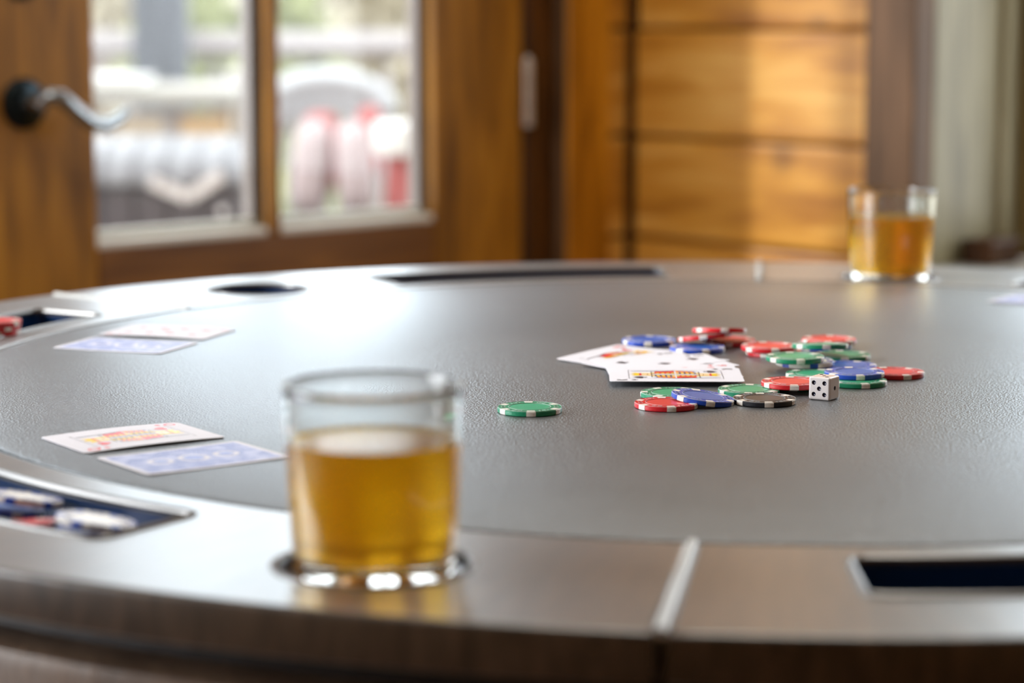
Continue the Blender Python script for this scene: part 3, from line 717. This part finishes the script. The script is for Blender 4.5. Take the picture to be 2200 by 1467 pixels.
for num, (nn, xx) in fcs.items():
    yy = nn.cross(xx)
    for (a, b) in pat[num]:
        c = nn * (ds / 2 + so_) + xx * a + yy * b
        bmesh.ops.create_uvsphere(cut, u_segments=24, v_segments=14, radius=SR, matrix=Matrix.Translation(c))
        p_ = bpy.data.objects.new('pip', pip_me); link(p_, die); p_.location = c
        p_.rotation_euler = nn.to_track_quat('Z', 'Y').to_euler()
cme = bpy.data.meshes.new('cutter'); cut.to_mesh(cme); cut.free()
co = bpy.data.objects.new('cutter', cme); col.objects.link(co); co.location = die.location; co.rotation_euler = die.rotation_euler
md = die.modifiers.new('b', 'BOOLEAN'); md.operation = 'DIFFERENCE'; md.object = co; md.solver = 'EXACT'
dg = bpy.context.evaluated_depsgraph_get(); dg.update()
nm_ = bpy.data.meshes.new_from_object(die.evaluated_get(dg))
die.modifiers.clear(); die.data = nm_; nm_.materials.clear(); nm_.materials.append(M['die'])
nm_.set_sharp_from_angle(angle=R(32)); wn = die.modifiers.new('weighted', 'WEIGHTED_NORMAL'); wn.weight = 100; wn.keep_sharp = True
bpy.data.objects.remove(co)

# ------------------------------------------------------------------ cards
CL, CW = 0.0865, 0.0600
def heart(s): 
    pts = []
    for i in range(24):
        t = 2 * PI * i / 24
        pts.append((16 * math.sin(t) ** 3 / 17 * s, (13 * math.cos(t) - 5 * math.cos(2 * t) - 2 * math.cos(3 * t) - math.cos(4 * t)) / 17 * s))
    return [pts]
def diamond(s): return [[(0, s), (-.7 * s, 0), (0, -s), (.7 * s, 0)]]
def circ(x, y, r, n=12): return [(x + r * math.cos(2 * PI * i / n), y + r * math.sin(2 * PI * i / n)) for i in range(n)]
def spade(s):
    h = [(x, -y + 0.15 * s) for x, y in heart(s * .95)[0]]
    return [h[::-1], [(0, -.1 * s), (-.35 * s, -s), (.35 * s, -s)]]
def club(s): return [circ(0, .5 * s, .42 * s), circ(-.48 * s, -.15 * s, .42 * s), circ(.48 * s, -.15 * s, .42 * s), [(0, .2 * s), (-.35 * s, -s), (.35 * s, -s)]]
SUIT = dict(heart=(heart, 'ink_red'), diamond=(diamond, 'ink_red'), spade=(spade, 'ink_ink'), club=(club, 'ink_ink'))
def glyph_polys(txt, size):
    cu = bpy.data.curves.new('g', 'FONT'); cu.body = txt; cu.size = size; cu.align_x = 'CENTER'; cu.align_y = 'CENTER'; cu.offset = size * 0.02
    t = bpy.data.objects.new('g', cu); col.objects.link(t)
    me = bpy.data.meshes.new_from_object(t.evaluated_get(bpy.context.evaluated_depsgraph_get()))
    out = [[(me.vertices[i].co.x, me.vertices[i].co.y) for i in p.vertices] for p in me.polygons]
    bpy.data.objects.remove(t); bpy.data.curves.remove(cu); bpy.data.meshes.remove(me)
    return out
PR = {'5': [(-1, 1), (1, 1), (0, 0), (-1, -1), (1, -1)], '2': [(0, 1), (0, -1)], '9': [(-1, 1), (-1, .33), (-1, -.33), (-1, -1), (1, 1), (1, .33), (1, -.33), (1, -1), (0, 0)],
      '8': [(-1, 1), (-1, 0), (-1, -1), (1, 1), (1, 0), (1, -1), (0, .5), (0, -.5)], '10': [(-1, 1), (-1, .33), (-1, -.33), (-1, -1), (1, 1), (1, .33), (1, -.33), (1, -1), (0, .67), (0, -.67)]}
def card(center, ang, label, group, rank=None, suit=None, back=False, z=0.0, bend=0.0, bend_y=0.0, tiltx=0.0, tilty=0.0, court=None):
    zf = lambda x, y: bend * (x / (CL / 2)) ** 2 + bend_y * (y / (CW / 2)) ** 2
    bm = bmesh.new(); NX, NY = 28, 10; r = 0.0032; th = 0.00030
    rows = []
    for i in range(NX + 1):
        # denser near the ends so that the corners stay round
        s = i / NX; x = -CL / 2 * math.cos(PI * s)
        dxe = CL / 2 - abs(x)
        hw = CW / 2 if dxe >= r else CW / 2 - r + math.sqrt(max(0, r * r - (r - dxe) ** 2))
        rows.append([(x, -hw + 2 * hw * j / NY) for j in range(NY + 1)])
    T = [[bm.verts.new((x, y, zf(x, y) + th)) for x, y in rw] for rw in rows]; B = [[bm.verts.new((x, y, zf(x, y))) for x, y in rw] for rw in rows]
    for i in range(NX):
        for j in range(NY):
            bm.faces.new((T[i][j], T[i + 1][j], T[i + 1][j + 1], T[i][j + 1])); bm.faces.new((B[i][j], B[i][j + 1], B[i + 1][j + 1], B[i + 1][j]))
        for j in (0, NY): bm.faces.new((T[i][j], B[i][j], B[i + 1][j], T[i + 1][j]))
    for i in (0, NX):
        for j in range(NY): bm.faces.new((T[i][j], T[i][j + 1], B[i][j + 1], B[i][j]))
    rot = Euler((tiltx, tilty, ang), 'XYZ')
    o = build('playing_card', bm, M['card'], None, True, loc=(center[0], center[1], TZ + z + E_), rot=rot)
    tag(o, label, 'playing card', group)
    zt = th + 0.00006
    def place(polys, cx, cy, rot_, bm_, mi=0, dz=0):
        c, s = math.cos(rot_), math.sin(rot_)
        for pl in polys:
            poly(bm_, [(cx + x * c - y * s, cy + x * s + y * c) for x, y in pl], zt + dz, mi, zf)
    if back:
        bm = bmesh.new(); m_ = 0.0035; n = 16; n2 = 8
        xs = [-CL / 2 + m_ + (CL - 2 * m_) * i / n for i in range(n + 1)]; ys = [-CW / 2 + m_ + (CW - 2 * m_) * j / n2 for j in range(n2 + 1)]
        V = [[bm.verts.new((x, y, zf(x, y) + zt)) for y in ys] for x in xs]
        for i in range(n):
            for j in range(n2): bm.faces.new((V[i][j], V[i + 1][j], V[i + 1][j + 1], V[i][j + 1]))
        build('back_pattern', bm, M['cardback'], o)
        bm = bmesh.new()
        for sg in (0, PI):
            place([circ(0.02, 0, 0.0075, 20)], 0, 0, sg, bm, 0, 0.00004); place([circ(0.02, 0, 0.0045, 16)], 0, 0, sg, bm, 1, 0.00008)
        place([circ(0, 0, 0.009, 24)], 0, 0, 0, bm, 0, 0.00004); place([circ(0, 0, 0.006, 20)], 0, 0, 0, bm, 1, 0.00008)
        build('back_medallion', bm, [M['card'], M['ink_blue']], o)
        return o
    sf, ink = SUIT[suit]
    up = -PI / 2                     # glyph up (+y) turned to card up (+x)
    gl = glyph_polys(rank, 0.0095)
    bm = bmesh.new()
    for sg in (1, -1):
        rr2 = up if sg > 0 else up + PI
        place(gl, sg * (CL / 2 - 0.0085), sg * (CW / 2 - 0.0062), rr2, bm)
        place(sf(0.0023), sg * (CL / 2 - 0.0160), sg * (CW / 2 - 0.0062), rr2, bm)
    build('corner_index', bm, M[ink], o)
    bm = bmesh.new()
    if rank in PR:
        for (a, b) in PR[rank]:
            place(sf(0.0048), b * 0.026, -a * 0.0125, up if b >= 0 else up + PI, bm)
        build('suit_pips', bm, M[ink], o)
    else:
        # two-headed court figure: frame, crowns, faces, robes, point-symmetric
        mats = [M['ink_ink'], M['ink_red'], M['ink_yellow'], M['ink_orange'], M['ink_skin'], M['ink_blue'], M['card']]
        fx, fy, lw = 0.0305, 0.0185, 0.00035
        for sx, sy, wx, wy in ((fx, 0, lw, 2 * fy), (-fx, 0, lw, 2 * fy), (0, fy, 2 * fx, lw), (0, -fy, 2 * fx, lw)):
            place([[(-wx / 2, -wy / 2), (wx / 2, -wy / 2), (wx / 2, wy / 2), (-wx / 2, wy / 2)]], sx, sy, 0, bm, 0)
        def q4(x0, y0, x1, y1): return [(x0, y0), (x1, y0), (x1, y1), (x0, y1)]
        for sg in (0, PI):
            def P(pl, mi, dz=0): place([pl], 0, 0, sg, bm, mi, dz)
            P([(0, -0.0166), (0.0155, -0.0137), (0.0155, -0.0129), (0, -0.0158)], 0); P([(0, 0.0166), (0.0147, 0.0137), (0.0147, 0.0129), (0, 0.0158)], 0)
            P(q4(0.0152, -0.0125, 0.0159, 0.0122), 0); P(q4(0.0003, -0.0030, 0.0150, -0.0022), 0, 5e-5); P(q4(0.0003, 0.0013, 0.0150, 0.0019), 5, 5e-5)
            P([(0.0005, -0.0155), (0.0135, -0.0125), (0.013, -0.007), (0.0005, -0.0085)], 1, 2e-5)
            P([(0.0005, 0.0155), (0.0128, 0.0125), (0.0125, 0.0075), (0.0005, 0.009)], 3, 2e-5)
            P(q4(0.0005, -0.0075, 0.0150, -0.0035), 2, 2e-5); P(q4(0.0005, 0.0030, 0.0150, 0.0075), 2, 2e-5)
            P(q4(0.0020, -0.0030, 0.0145, 0.0022), 6, 2e-5)
            for k in range(4): P(q4(0.0025 + k * 0.0033, -0.0078, 0.0037 + k * 0.0033, -0.0032), 1, 4e-5); P(q4(0.0025 + k * 0.0033, 0.0028, 0.0037 + k * 0.0033, 0.0078), 0, 4e-5)
            for k in range(4): P(q4(0.0025 + k * 0.0031, 0.0090, 0.0036 + k * 0.0031, 0.0125), 5, 4e-5)
            P(circ(0.0185, -0.0005, 0.0042, 14), 4, 2e-5)
            P([(0.0150, -0.0062), (0.0225, -0.0055), (0.0225, -0.0030), (0.0160, -0.0032)], 2, 3e-5); P([(0.0150, 0.0052), (0.0225, 0.0045), (0.0225, 0.0022), (0.0160, 0.0024)], 2, 3e-5)
            P([(0.0222, -0.0058), (0.0290, -0.0078), (0.0262, -0.0035), (0.0300, -0.0005), (0.0262, 0.0025), (0.0290, 0.0065), (0.0222, 0.0048)], 2, 4e-5)
            P(q4(0.0222, -0.0055, 0.0236, 0.0046), 1, 6e-5); P(q4(0.0178, -0.0022, 0.0184, 0.0012), 0, 6e-5)
            P([(0.004, -0.0150), (0.0285, -0.0138), (0.0290, -0.0128), (0.004, -0.0136)], 0, 6e-5)     # sceptre
            place(sf(0.0046), 0.0235 * math.cos(sg) - 0.0125 * math.sin(sg), 0.0235 * math.sin(sg) + 0.0125 * math.cos(sg), up + sg, bm, 1 if suit in ('heart', 'diamond') else 0, 8e-5)
        build('court_figure', bm, mats, o)
    return o
def fit(corners, dz=0.0):
    """corners: bottom pair then top pair along the long side: (near start, near end, far end, far start)"""
    P = [hit_z(u, v, TZ + dz) for u, v in corners]
    c = sum(P, Vector()) / 4; d = (P[1] - P[0]) + (P[2] - P[3])
    return (c.x, c.y), math.atan2(d.y, d.x)
GC = 'cards dealt at the left'
c, a = fit([(190, 976), (477, 943), (380, 909), (89, 941)]); card(c, a, 'face-up queen of hearts card behind the near blue-backed card', GC, 'Q', 'heart', z=0.0012, bend=-0.0009)
c, a = fit([(320, 1020), (612, 987), (508, 948), (218, 987)]); card(c, a, 'face-down blue-backed card closest to the near liquor glass', GC, back=True, bend=0.0004)
c, a = fit([(123, 748), (350, 760), (413, 738), (200, 727)]); card(c, a, 'face-down blue-backed card far left in front of a red pip card', GC, back=True, bend=0.0003)
c, a = fit([(222, 722), (440, 731), (493, 709), (285, 699)]); card(c, a, 'face-up red nine card far left behind a blue-backed card', GC, '9', 'diamond', z=0.0012, bend=-0.0008)
# far right card, cut by the frame
p0 = hit_z(2119, 650); a = R(-35); c = (p0.x + math.cos(a) * CL / 2 - math.sin(a) * CW / 2, p0.y + math.sin(a) * CL / 2 + math.cos(a) * CW / 2)
card(c, a, 'blue-backed card cut off by the right edge of the picture', 'card dealt at the right', back=True, z=0.0005, bend=0.0004)
# the hand spread in the middle
GH = 'hand of five cards spread face up'
def card_tl(tl, ang, z, **k):
    """place by the corner that carries the index (top, +y side)"""
    p = hit_z(tl[0], tl[1], TZ + z)
    c = Vector((p.x, p.y)) - Matrix.Rotation(ang, 2) @ Vector((CL / 2, CW / 2))
    return card((c.x, c.y), ang, z=z, group=GH, **k)
card_tl((1330, 743), R(57), 0.0004, label='red queen card pointing away, lowest of the spread hand', rank='Q', suit='heart', bend=-0.0003, bend_y=0.0012)
card_tl((1441, 757), R(40), 0.0013, label='black two card above the red queen in the spread hand', rank='2', suit='club', bend_y=0.0010)
card_tl((1516, 763), R(19), 0.0021, label='five of spades card in the middle of the spread hand', rank='5', suit='spade', bend_y=0.0008)
card_tl((1574, 784), R(2), 0.0028, label='red nine card almost hidden under the king of spades', rank='9', suit='heart', bend_y=0.0003)
card_tl((1587, 792), R(-1.5), 0.0032, label='king of spades card on top of the spread hand', rank='K', suit='spade', bend_y=0.0002)

# ------------------------------------------------------------------ tumblers and drink
def tumbler(x, y, z0, glabel, dlabel, rz=0):
    bm = bmesh.new()
    outp = [(0, 0.0006), (0.026, 0.0004), (0.029, 0.0), (0.0322, 0.0003), (0.0334, 0.0014), (0.0338, 0.0035), (0.0343, 0.009), (0.0352, 0.020), (0.0363, 0.038), (0.0371, 0.058), (0.0378, 0.076), (0.0380, 0.0800), (0.03795, 0.0811), (0.0375, 0.0818), (0.0367, 0.0821)]
    inp = [(0.0363, 0.0819), (0.0360, 0.0813), (0.0359, 0.076), (0.0353, 0.058), (0.0344, 0.038), (0.0332, 0.020), (0.0328, 0.013), (0.0318, 0.0103), (0.0295, 0.0092), (0, 0.0088)]
    SX, SZ = 1.035, 1.022
    lathe(bm, [(r * SX, z * SZ) for r, z in outp + inp], 96)
    g = build('whisky_tumbler', bm, M['glass'], None, True, loc=(x, y, z0)); tag(g, glabel, 'glass', 'whisky tumblers')
    g.data.set_sharp_from_angle(angle=R(70))
    # the drink reaches a hair into the glass wall
    bm = bmesh.new(); e = 0.00012
    lq = [(0, 0.0088 - e), (0.0295, 0.0092 - e), (0.0318 + e, 0.0103 - e), (0.0328 + e, 0.013), (0.0332 + e, 0.020), (0.0344 + e, 0.038), (0.0353 + e, 0.0578), (0.0350, 0.0584), (0.0338, 0.0575), (0.031, 0.0571), (0, 0.0571)]
    lathe(bm, [(r * SX, z * SZ) for r, z in lq], 96)
    d = build('amber_drink', bm, M['liquor'], None, True, loc=(x, y, z0)); tag(d, dlabel, 'drink', 'amber drinks')
    return g
def cup_world(k):
    a, r = cups[k]; return CX + r * math.cos(R(a)), CY + r * math.sin(R(a))
x, y = cup_world(5); tumbler(x, y, TZ - 0.0039, 'large near tumbler in the cup ring on the near rail', 'amber liquor in the near tumbler', 0)
x, y = cup_world(2); tumbler(x, y, TZ - 0.0039, 'distant tumbler on the far rail before the window casing', 'amber liquor in the far tumbler', 0)

# ------------------------------------------------------------------ outside
dk = tag(empty('deck'), kind='structure')
bm = bmesh.new(); box(bm, (0, 0, 0), (9, 0.135, 0.03), bev=0.003)
b0 = None
for i in range(44):
    yy = 2.9 + i * 0.142
    if b0 is None: b0 = build('deck_board', bm, M['deck'], dk, loc=(-0.5, yy, -0.07))
    else:
        c_ = b0.copy(); col.objects.link(c_); c_.parent = dk; c_.location = (-0.5, yy, -0.07)
    # keep the boards outside the room: the room's own floor lies above them
YR = 7.6
rl = empty('deck_railing', (0, YR, -0.055)); tag(rl, 'pale wooden deck railing with flat cap and slim balusters outside the glass door', 'railing')
zr = at_y(400, 68, YR).z
def rb(name, x0, x1, y0, y1, z0, z1, mat, par, bev=0.003):
    bm = bmesh.new(); box(bm, (0, 0, 0), (x1 - x0, y1 - y0, z1 - z0), bev=bev)
    return build(name, bm, mat, par, loc=((x0 + x1) / 2, (y0 + y1) / 2, (z0 + z1) / 2))
zz = zr + 0.055
rb('cap_rail', -4.5, 4.5, -0.07, 0.07, zz - 0.052, zz, M['railing'], rl)
rb('under_rail', -4.5, 4.5, -0.02, 0.02, zz - 0.08, zz - 0.053, M['railing'], rl)
rb('bottom_rail', -4.5, 4.5, -0.02, 0.02, 0.08, 0.14, M['post'], rl)
bm = bmesh.new(); box(bm, (0, 0, 0), (0.03, 0.03, zz - 0.26), bev=0.002)
bal = build('baluster', bm, M['railing'], rl, loc=(-3.5, 0, (zz + 0.03) / 2))
for i in range(1, 52):
    c_ = bal.copy(); col.objects.link(c_); c_.parent = rl; c_.location = (-3.5 + i * 0.135, 0, (zz + 0.03) / 2)
pp = at_y(347, 100, YR - 0.2)
bm = bmesh.new(); box(bm, (0, 0, 1.25), (0.158, 0.15, 2.5), bev=0.006); box(bm, (0, 0, 0.09), (0.2, 0.19, 0.18), bev=0.01)
o = build('porch_post', bm, M['post'], None, loc=(pp.x, YR - 0.2, -0.055)); tag(o, 'slate grey square porch post in front of the deck railing', 'post')
pp = at_y(528, 100, 6.9)
bm = bmesh.new(); box(bm, (0, 0, 0.43), (0.07, 0.07, 0.86), bev=0.006); box(bm, (0, 0, 0.87), (0.1, 0.1, 0.03), bev=0.006)
o = build('low_post', bm, M['railing'], None, loc=(pp.x, 6.9, -0.055)); tag(o, 'pale short post beside the patio table', 'post')

# patio table with boarded front
YT = 6.2
xl, xr = at_y(90, 200, YT).x, at_y(508, 200, YT).x
zt_ = at_y(350, 190, YT).z + 0.055
pt_ = empty('patio_table', ((xl + xr) / 2, YT, -0.055)); tag(pt_, 'cream topped patio table with tan boarded front near the porch post', 'table')
hw = (xr - xl) / 2
rb('table_top', -hw, hw, -0.05, 0.6, zt_ - 0.045, zt_, M['cream'], pt_, 0.008)
for i in range(3):
    rb('front_board', -hw + 0.02, 0.07, -0.01, 0.012, zt_ - 0.06 - (i + 1) * 0.1, zt_ - 0.065 - i * 0.1, M['tan'], pt_)
    rb('front_board', 0.09, hw - 0.03, -0.01, 0.012, zt_ - 0.06 - (i + 1) * 0.1, zt_ - 0.065 - i * 0.1, M['orange'] if i < 1 else M['tan'], pt_)
rb('leg', 0.065, 0.1, -0.02, 0.03, 0, zt_ - 0.045, M['bark'], pt_)
for sx in (-1, 1):
    for yy in (0.03, 0.55): rb('leg', sx * (hw - 0.04) - 0.025, sx * (hw - 0.04) + 0.025, yy - 0.02, yy + 0.03, 0, zt_ - 0.045, M['tan'], pt_)
p = at_y(240, 200, YT)
bm = bmesh.new(); box(bm, (0, 0, 0.013), (0.17, 0.24, 0.022), bev=0.008); box(bm, (0, 0, 0.027), (0.178, 0.248, 0.006), bev=0.002)
o = build('storage_box', bm, M['white'], None, loc=(p.x - 0.01, YT + 0.13, zt_ - 0.055 + 0.0005)); tag(o, 'shallow white lidded box lying on the patio table', 'box')

# rounded chest with the chevron
YC = 5.0
xr_ = at_y(540, 400, YC).x; zc = at_y(400, 303, YC).z + 0.055
ch = empty('patio_chest', (xr_ - 0.31, YC, -0.055)); tag(ch, 'rounded grey patio chest with a pale chevron emblem and ribbed lid', 'chest')
def arch(bm, hwid, r, z0, z1, y0, y1):
    pr = [(-hwid, z0), (hwid, z0)]
    for i in range(9): t = i / 8 * PI / 2; pr.append((hwid - r + r * math.cos(t), z1 - r * .8 + r * .8 * math.sin(t)))
    for i in range(9): t = PI / 2 + i / 8 * PI / 2; pr.append((-hwid + r + r * math.cos(t), z1 - r * .8 + r * .8 * math.sin(t)))
    a = [bm.verts.new((x, y0, z)) for x, z in pr]; b = [bm.verts.new((x, y1, z)) for x, z in pr]
    n = len(pr)
    for i in range(n): bm.faces.new((a[i], a[(i + 1) % n], b[(i + 1) % n], b[i]))
    bm.faces.new(a); bm.faces.new(list(reversed(b)))
bm = bmesh.new(); box(bm, (0, 0.2, (zc - 0.07 + 0.1) / 2), (0.58, 0.40, zc - 0.17), bev=0.012); build('chest_body', bm, M['chest'], ch)
bm = bmesh.new()
pr = []
for i in range(13):
    t = i / 12 * PI / 2
    pr.append((0.2 - 0.225 * math.sin(t), zc - 0.09 + 0.09 * math.cos(t)))
n_ = len(pr); rows = []
for k in range(17):
    x = -0.31 + 0.62 * k / 16; edge = min(1, (0.31 - abs(x)) / 0.07); sc1 = math.sqrt(max(0.0, 1 - (1 - edge) ** 2)) * 0.55 + 0.45
    rows.append([bm.verts.new((x, y if y > 0 else y * (0.6 + .4 * sc1), (zc - 0.09) + (z - zc + 0.09) * sc1)) for y, z in pr] + [bm.verts.new((x, 0.42, zc - 0.09))])
for a, b in zip(rows[:-1], rows[1:]):
    for i in range(len(a)): bm.faces.new((a[i], a[(i + 1) % len(a)], b[(i + 1) % len(a)], b[i]))
bm.faces.new(rows[0]); bm.faces.new(list(reversed(rows[-1])))
build('chest_lid', bm, M['chestlid'], ch, True)
for k in range(9):
    x = -0.26 + 0.065 * k
    bm = bmesh.new(); pts = [(x, 0.2 - 0.228 * math.sin(t), zc - 0.09 + 0.092 * math.cos(t)) for t in [i / 10 * PI / 2 for i in range(11)]]
    tube(bm, pts, 0.003, 6); build('lid_rib', bm, M['chest'], ch)
for k in range(8):
    rb('front_slat', -0.278 + k * 0.07, -0.214 + k * 0.07, -0.012, 0.0, 0.12, zc - 0.10, M['chest'], ch, 0.004)
pe_ = at_y(403, 425, YC - 0.03)
bm = bmesh.new()
for sg, ln_, an in ((-1, 0.085, 24), (1, 0.085, 33)):
    mx = Matrix.Rotation(R(an) * -sg * -1, 4, 'Y') if False else Matrix.Rotation(-sg * R(an), 4, 'Y')
    box(bm, (sg * ln_ / 2, 0, 0), (ln_, 0.014, 0.027), bev=0.003, M=mx)
build('chevron_emblem', bm, M['emblem'], ch, loc=(pe_.x - ch.location.x, -0.02, pe_.z + 0.055 + 0.0))
pk = at_y(478, 456, YC - 0.03)
bm = bmesh.new(); bmesh.ops.create_uvsphere(bm, u_segments=16, v_segments=10, radius=0.009); build('knob', bm, M['emblem'], ch, True, loc=(pk.x - ch.location.x, -0.02, pk.z + 0.055))
for sx in (-1, 1):
    for yy in (0.04, 0.36): rb('leg', sx * 0.25 - 0.02, sx * 0.25 + 0.02, yy - 0.02, yy + 0.02, 0, 0.11, M['chest'], ch)

# garden armchair with curved grey top rail, cushions
YG = 5.9
pc = at_y(700, 141, YG); zg = pc.z + 0.055
gc = empty('garden_chair', (pc.x, YG, -0.055)); tag(gc, 'grey metal garden chair with curved back and slim spindles behind the glass door', 'chair')
def arcpt(t, zoff=0, hw_=0.145, drop=0.085): return (hw_ * math.sin(t), 0.02 * math.cos(t), zg - 0.04 - zoff - drop * (1 - math.cos(t)) * 0.9)
bm = bmesh.new(); tube(bm, [arcpt(R(a)) for a in range(-88, 89, 8)], 0.036, 12); build('top_rail', bm, M['greymetal'], gc, True)
bm = bmesh.new(); tube(bm, [arcpt(R(a), 0.052, 0.135, 0.09) for a in range(-85, 86, 10)], 0.026, 12); build('back_rail', bm, M['greymetal'], gc, True)
for k in range(9):
    x = -0.136 + 0.034 * k; t = math.asin(max(-1, min(1, x / 0.145)))
    bm = bmesh.new(); tube(bm, [arcpt(t), (x * 0.9, 0.0, 0.45)], 0.006, 8); build('spindle', bm, M['greymetal'], gc, True)
bm = bmesh.new(); box(bm, (0, -0.2, 0.44), (0.4, 0.42, 0.03), bev=0.012); build('seat', bm, M['darkmetal'], gc, True)
for sx in (-1, 1):
    for y1 in (-0.38, -0.02):
        bm = bmesh.new(); tube(bm, [(sx * 0.17, y1, 0.43), (sx * 0.2, y1 + (0.03 if y1 > -0.1 else -0.03), 0.0)], 0.013, 10); build('leg', bm, M['darkmetal'], gc, True)
    bm = bmesh.new(); tube(bm, [(sx * 0.17, 0.0, 0.66), (sx * 0.2, -0.15, 0.665), (sx * 0.2, -0.34, 0.655), (sx * 0.18, -0.37, 0.44)], 0.013, 10); build('armrest', bm, M['darkmetal'], gc, True)
def cushion(u, v, sx, sz, mat, lab, yy, rot=0):
    p = at_y(u, v, yy)
    bm = bmesh.new(); bmesh.ops.create_uvsphere(bm, u_segments=24, v_segments=16, radius=1)
    for vv in bm.verts:
        x, y, z = vv.co
        f = lambda a: math.copysign(abs(a) ** 0.55, a)
        vv.co = (f(x) * sx, y * 0.05, f(z) * sz)
    o = build('cushion', bm, mat, None, True, loc=p, rot=(R(-8), R(rot), 0)); tag(o, lab, 'cushion', 'cushions on the garden chair')
cushion(668, 362, 0.045, 0.115, M['pinkcloth'], 'pale cushion standing on the garden chair beside the muntin', YG - 0.21, 4)
cushion(764, 362, 0.045, 0.11, M['pinkcloth'], 'pale cushion standing on the garden chair beside the side table', YG - 0.235, -4)
cushion(690, 325, 0.045, 0.095, M['redcloth'], 'red cushion behind the pale cushion beside the muntin', YG - 0.06)
cushion(794, 305, 0.03, 0.085, M['redcloth'], 'red cushion on the side of the white table', YG - 0.04 - 0.065)
# white side table / stool at the right with red base
pw = at_y(858, 262, 5.25)
zs = pw.z + 0.055
st = empty('side_table', (pw.x, 5.25, -0.055)); tag(st, 'small white drum side table with red legs behind the glass', 'table')
bm = bmesh.new(); lathe(bm, [(0, zs), (0.050, zs), (0.058, zs - 0.008), (0.058, zs - 0.05), (0.052, zs - 0.07), (0, zs - 0.07)], 32); build('table_top', bm, M['white'], st, True)
for k in range(3):
    a = R(30 + 120 * k); bm = bmesh.new(); tube(bm, [(0.02 * math.cos(a), 0.02 * math.sin(a), zs - 0.07), (0.03 * math.cos(a), 0.03 * math.sin(a), zs - 0.2), (0.09 * math.cos(a), 0.09 * math.sin(a), 0.0)], 0.012, 10); build('leg', bm, M['redcloth'], st, True)

# hillside and shrubs
bm = bmesh.new(); NXg, NYg = 40, 30
gv = []
for j in range(NYg + 1):
    y = 9.2 + (j / NYg) ** 1.6 * 75
    rw = []
    for i in range(NXg + 1):
        x = -45 + 90 * i / NXg
        z = -2.0 + 6.3 * (1 - math.exp(-max(0, y - 10) / 26)) + 0.5 * math.sin(x * 0.21 + y * 0.1) * min(1, (y - 9) / 10)
        rw.append(bm.verts.new((x, y, z)))
    gv.append(rw)
for j in range(NYg):
    for i in range(NXg): bm.faces.new((gv[j][i], gv[j][i + 1], gv[j + 1][i + 1], gv[j + 1][i]))
o = build('ground', bm, M['hill'], None, True); tag(o, kind='structure')
def shrub(u, Y, hgt, mat, lab, wid=1.0):
    x = (u - 1100) / F * Y
    zg_ = -2.0 + 6.3 * (1 - math.exp(-max(0, Y - 10) / 26)) + 0.5 * math.sin(x * 0.21 + Y * 0.1) * min(1, (Y - 9) / 10)
    root = empty('shrub', (x, Y, zg_ - 0.05)); tag(root, lab, 'shrub', 'shrubs on the hillside')
    bm = bmesh.new(); tube(bm, [(0, 0, 0), (0.05, 0, hgt * 0.4), (0, 0.03, hgt * 0.7)], [0.09, 0.06, 0.03], 8); build('trunk', bm, M['bark'], root, True)
    bm = bmesh.new(); rr3 = random.Random(int(u + Y))
    for k in range(420):
        a = rr3.uniform(0, 2 * PI); r_ = math.sqrt(rr3.random()) * 0.36 * hgt * wid; zc_ = rr3.uniform(0.25, 1.0) * hgt; r_ *= math.sin(PI * min(1, (zc_ / hgt))) * 0.75 + 0.25
        s = hgt * rr3.uniform(0.03, 0.06)
        mx = Matrix.Translation((r_ * math.cos(a), r_ * math.sin(a), zc_)) @ Euler((rr3.uniform(0, 6), rr3.uniform(0, 6), rr3.uniform(0, 6))).to_matrix().to_4x4()
        vs3 = [bm.verts.new(mx @ Vector(q_)) for q_ in ((-s, -s * .6, 0), (s, -s * .6, 0.2 * s), (s, s * .6, 0), (-s, s * .6, 0.2 * s))]
        bm.faces.new(vs3)
    f = build('foliage', bm, mat, root); f['kind'] = 'stuff'
shrub(420, 15, 1.9, M['leaf'], 'pale green shrub beyond the railing beside the porch post', 0.8)
shrub(220, 20, 1.8, M['leaf2'], 'dry cream shrub beyond the railing near the lock stile', 1.1)
shrub(622, 14, 2.0, M['leaf'], 'green shrub beyond the railing close to the muntin', 0.7)
shrub(500, 29, 1.9, M['bark'], 'grey brown shrub far up the hillside', 0.8)
shrub(780, 21, 1.7, M['leaf2'], 'dry shrub beyond the railing behind the garden chair', 1.1)
shrub(900, 17, 1.8, M['leaf2'], 'dry shrub beyond the railing near the hinge stile', 1.0)
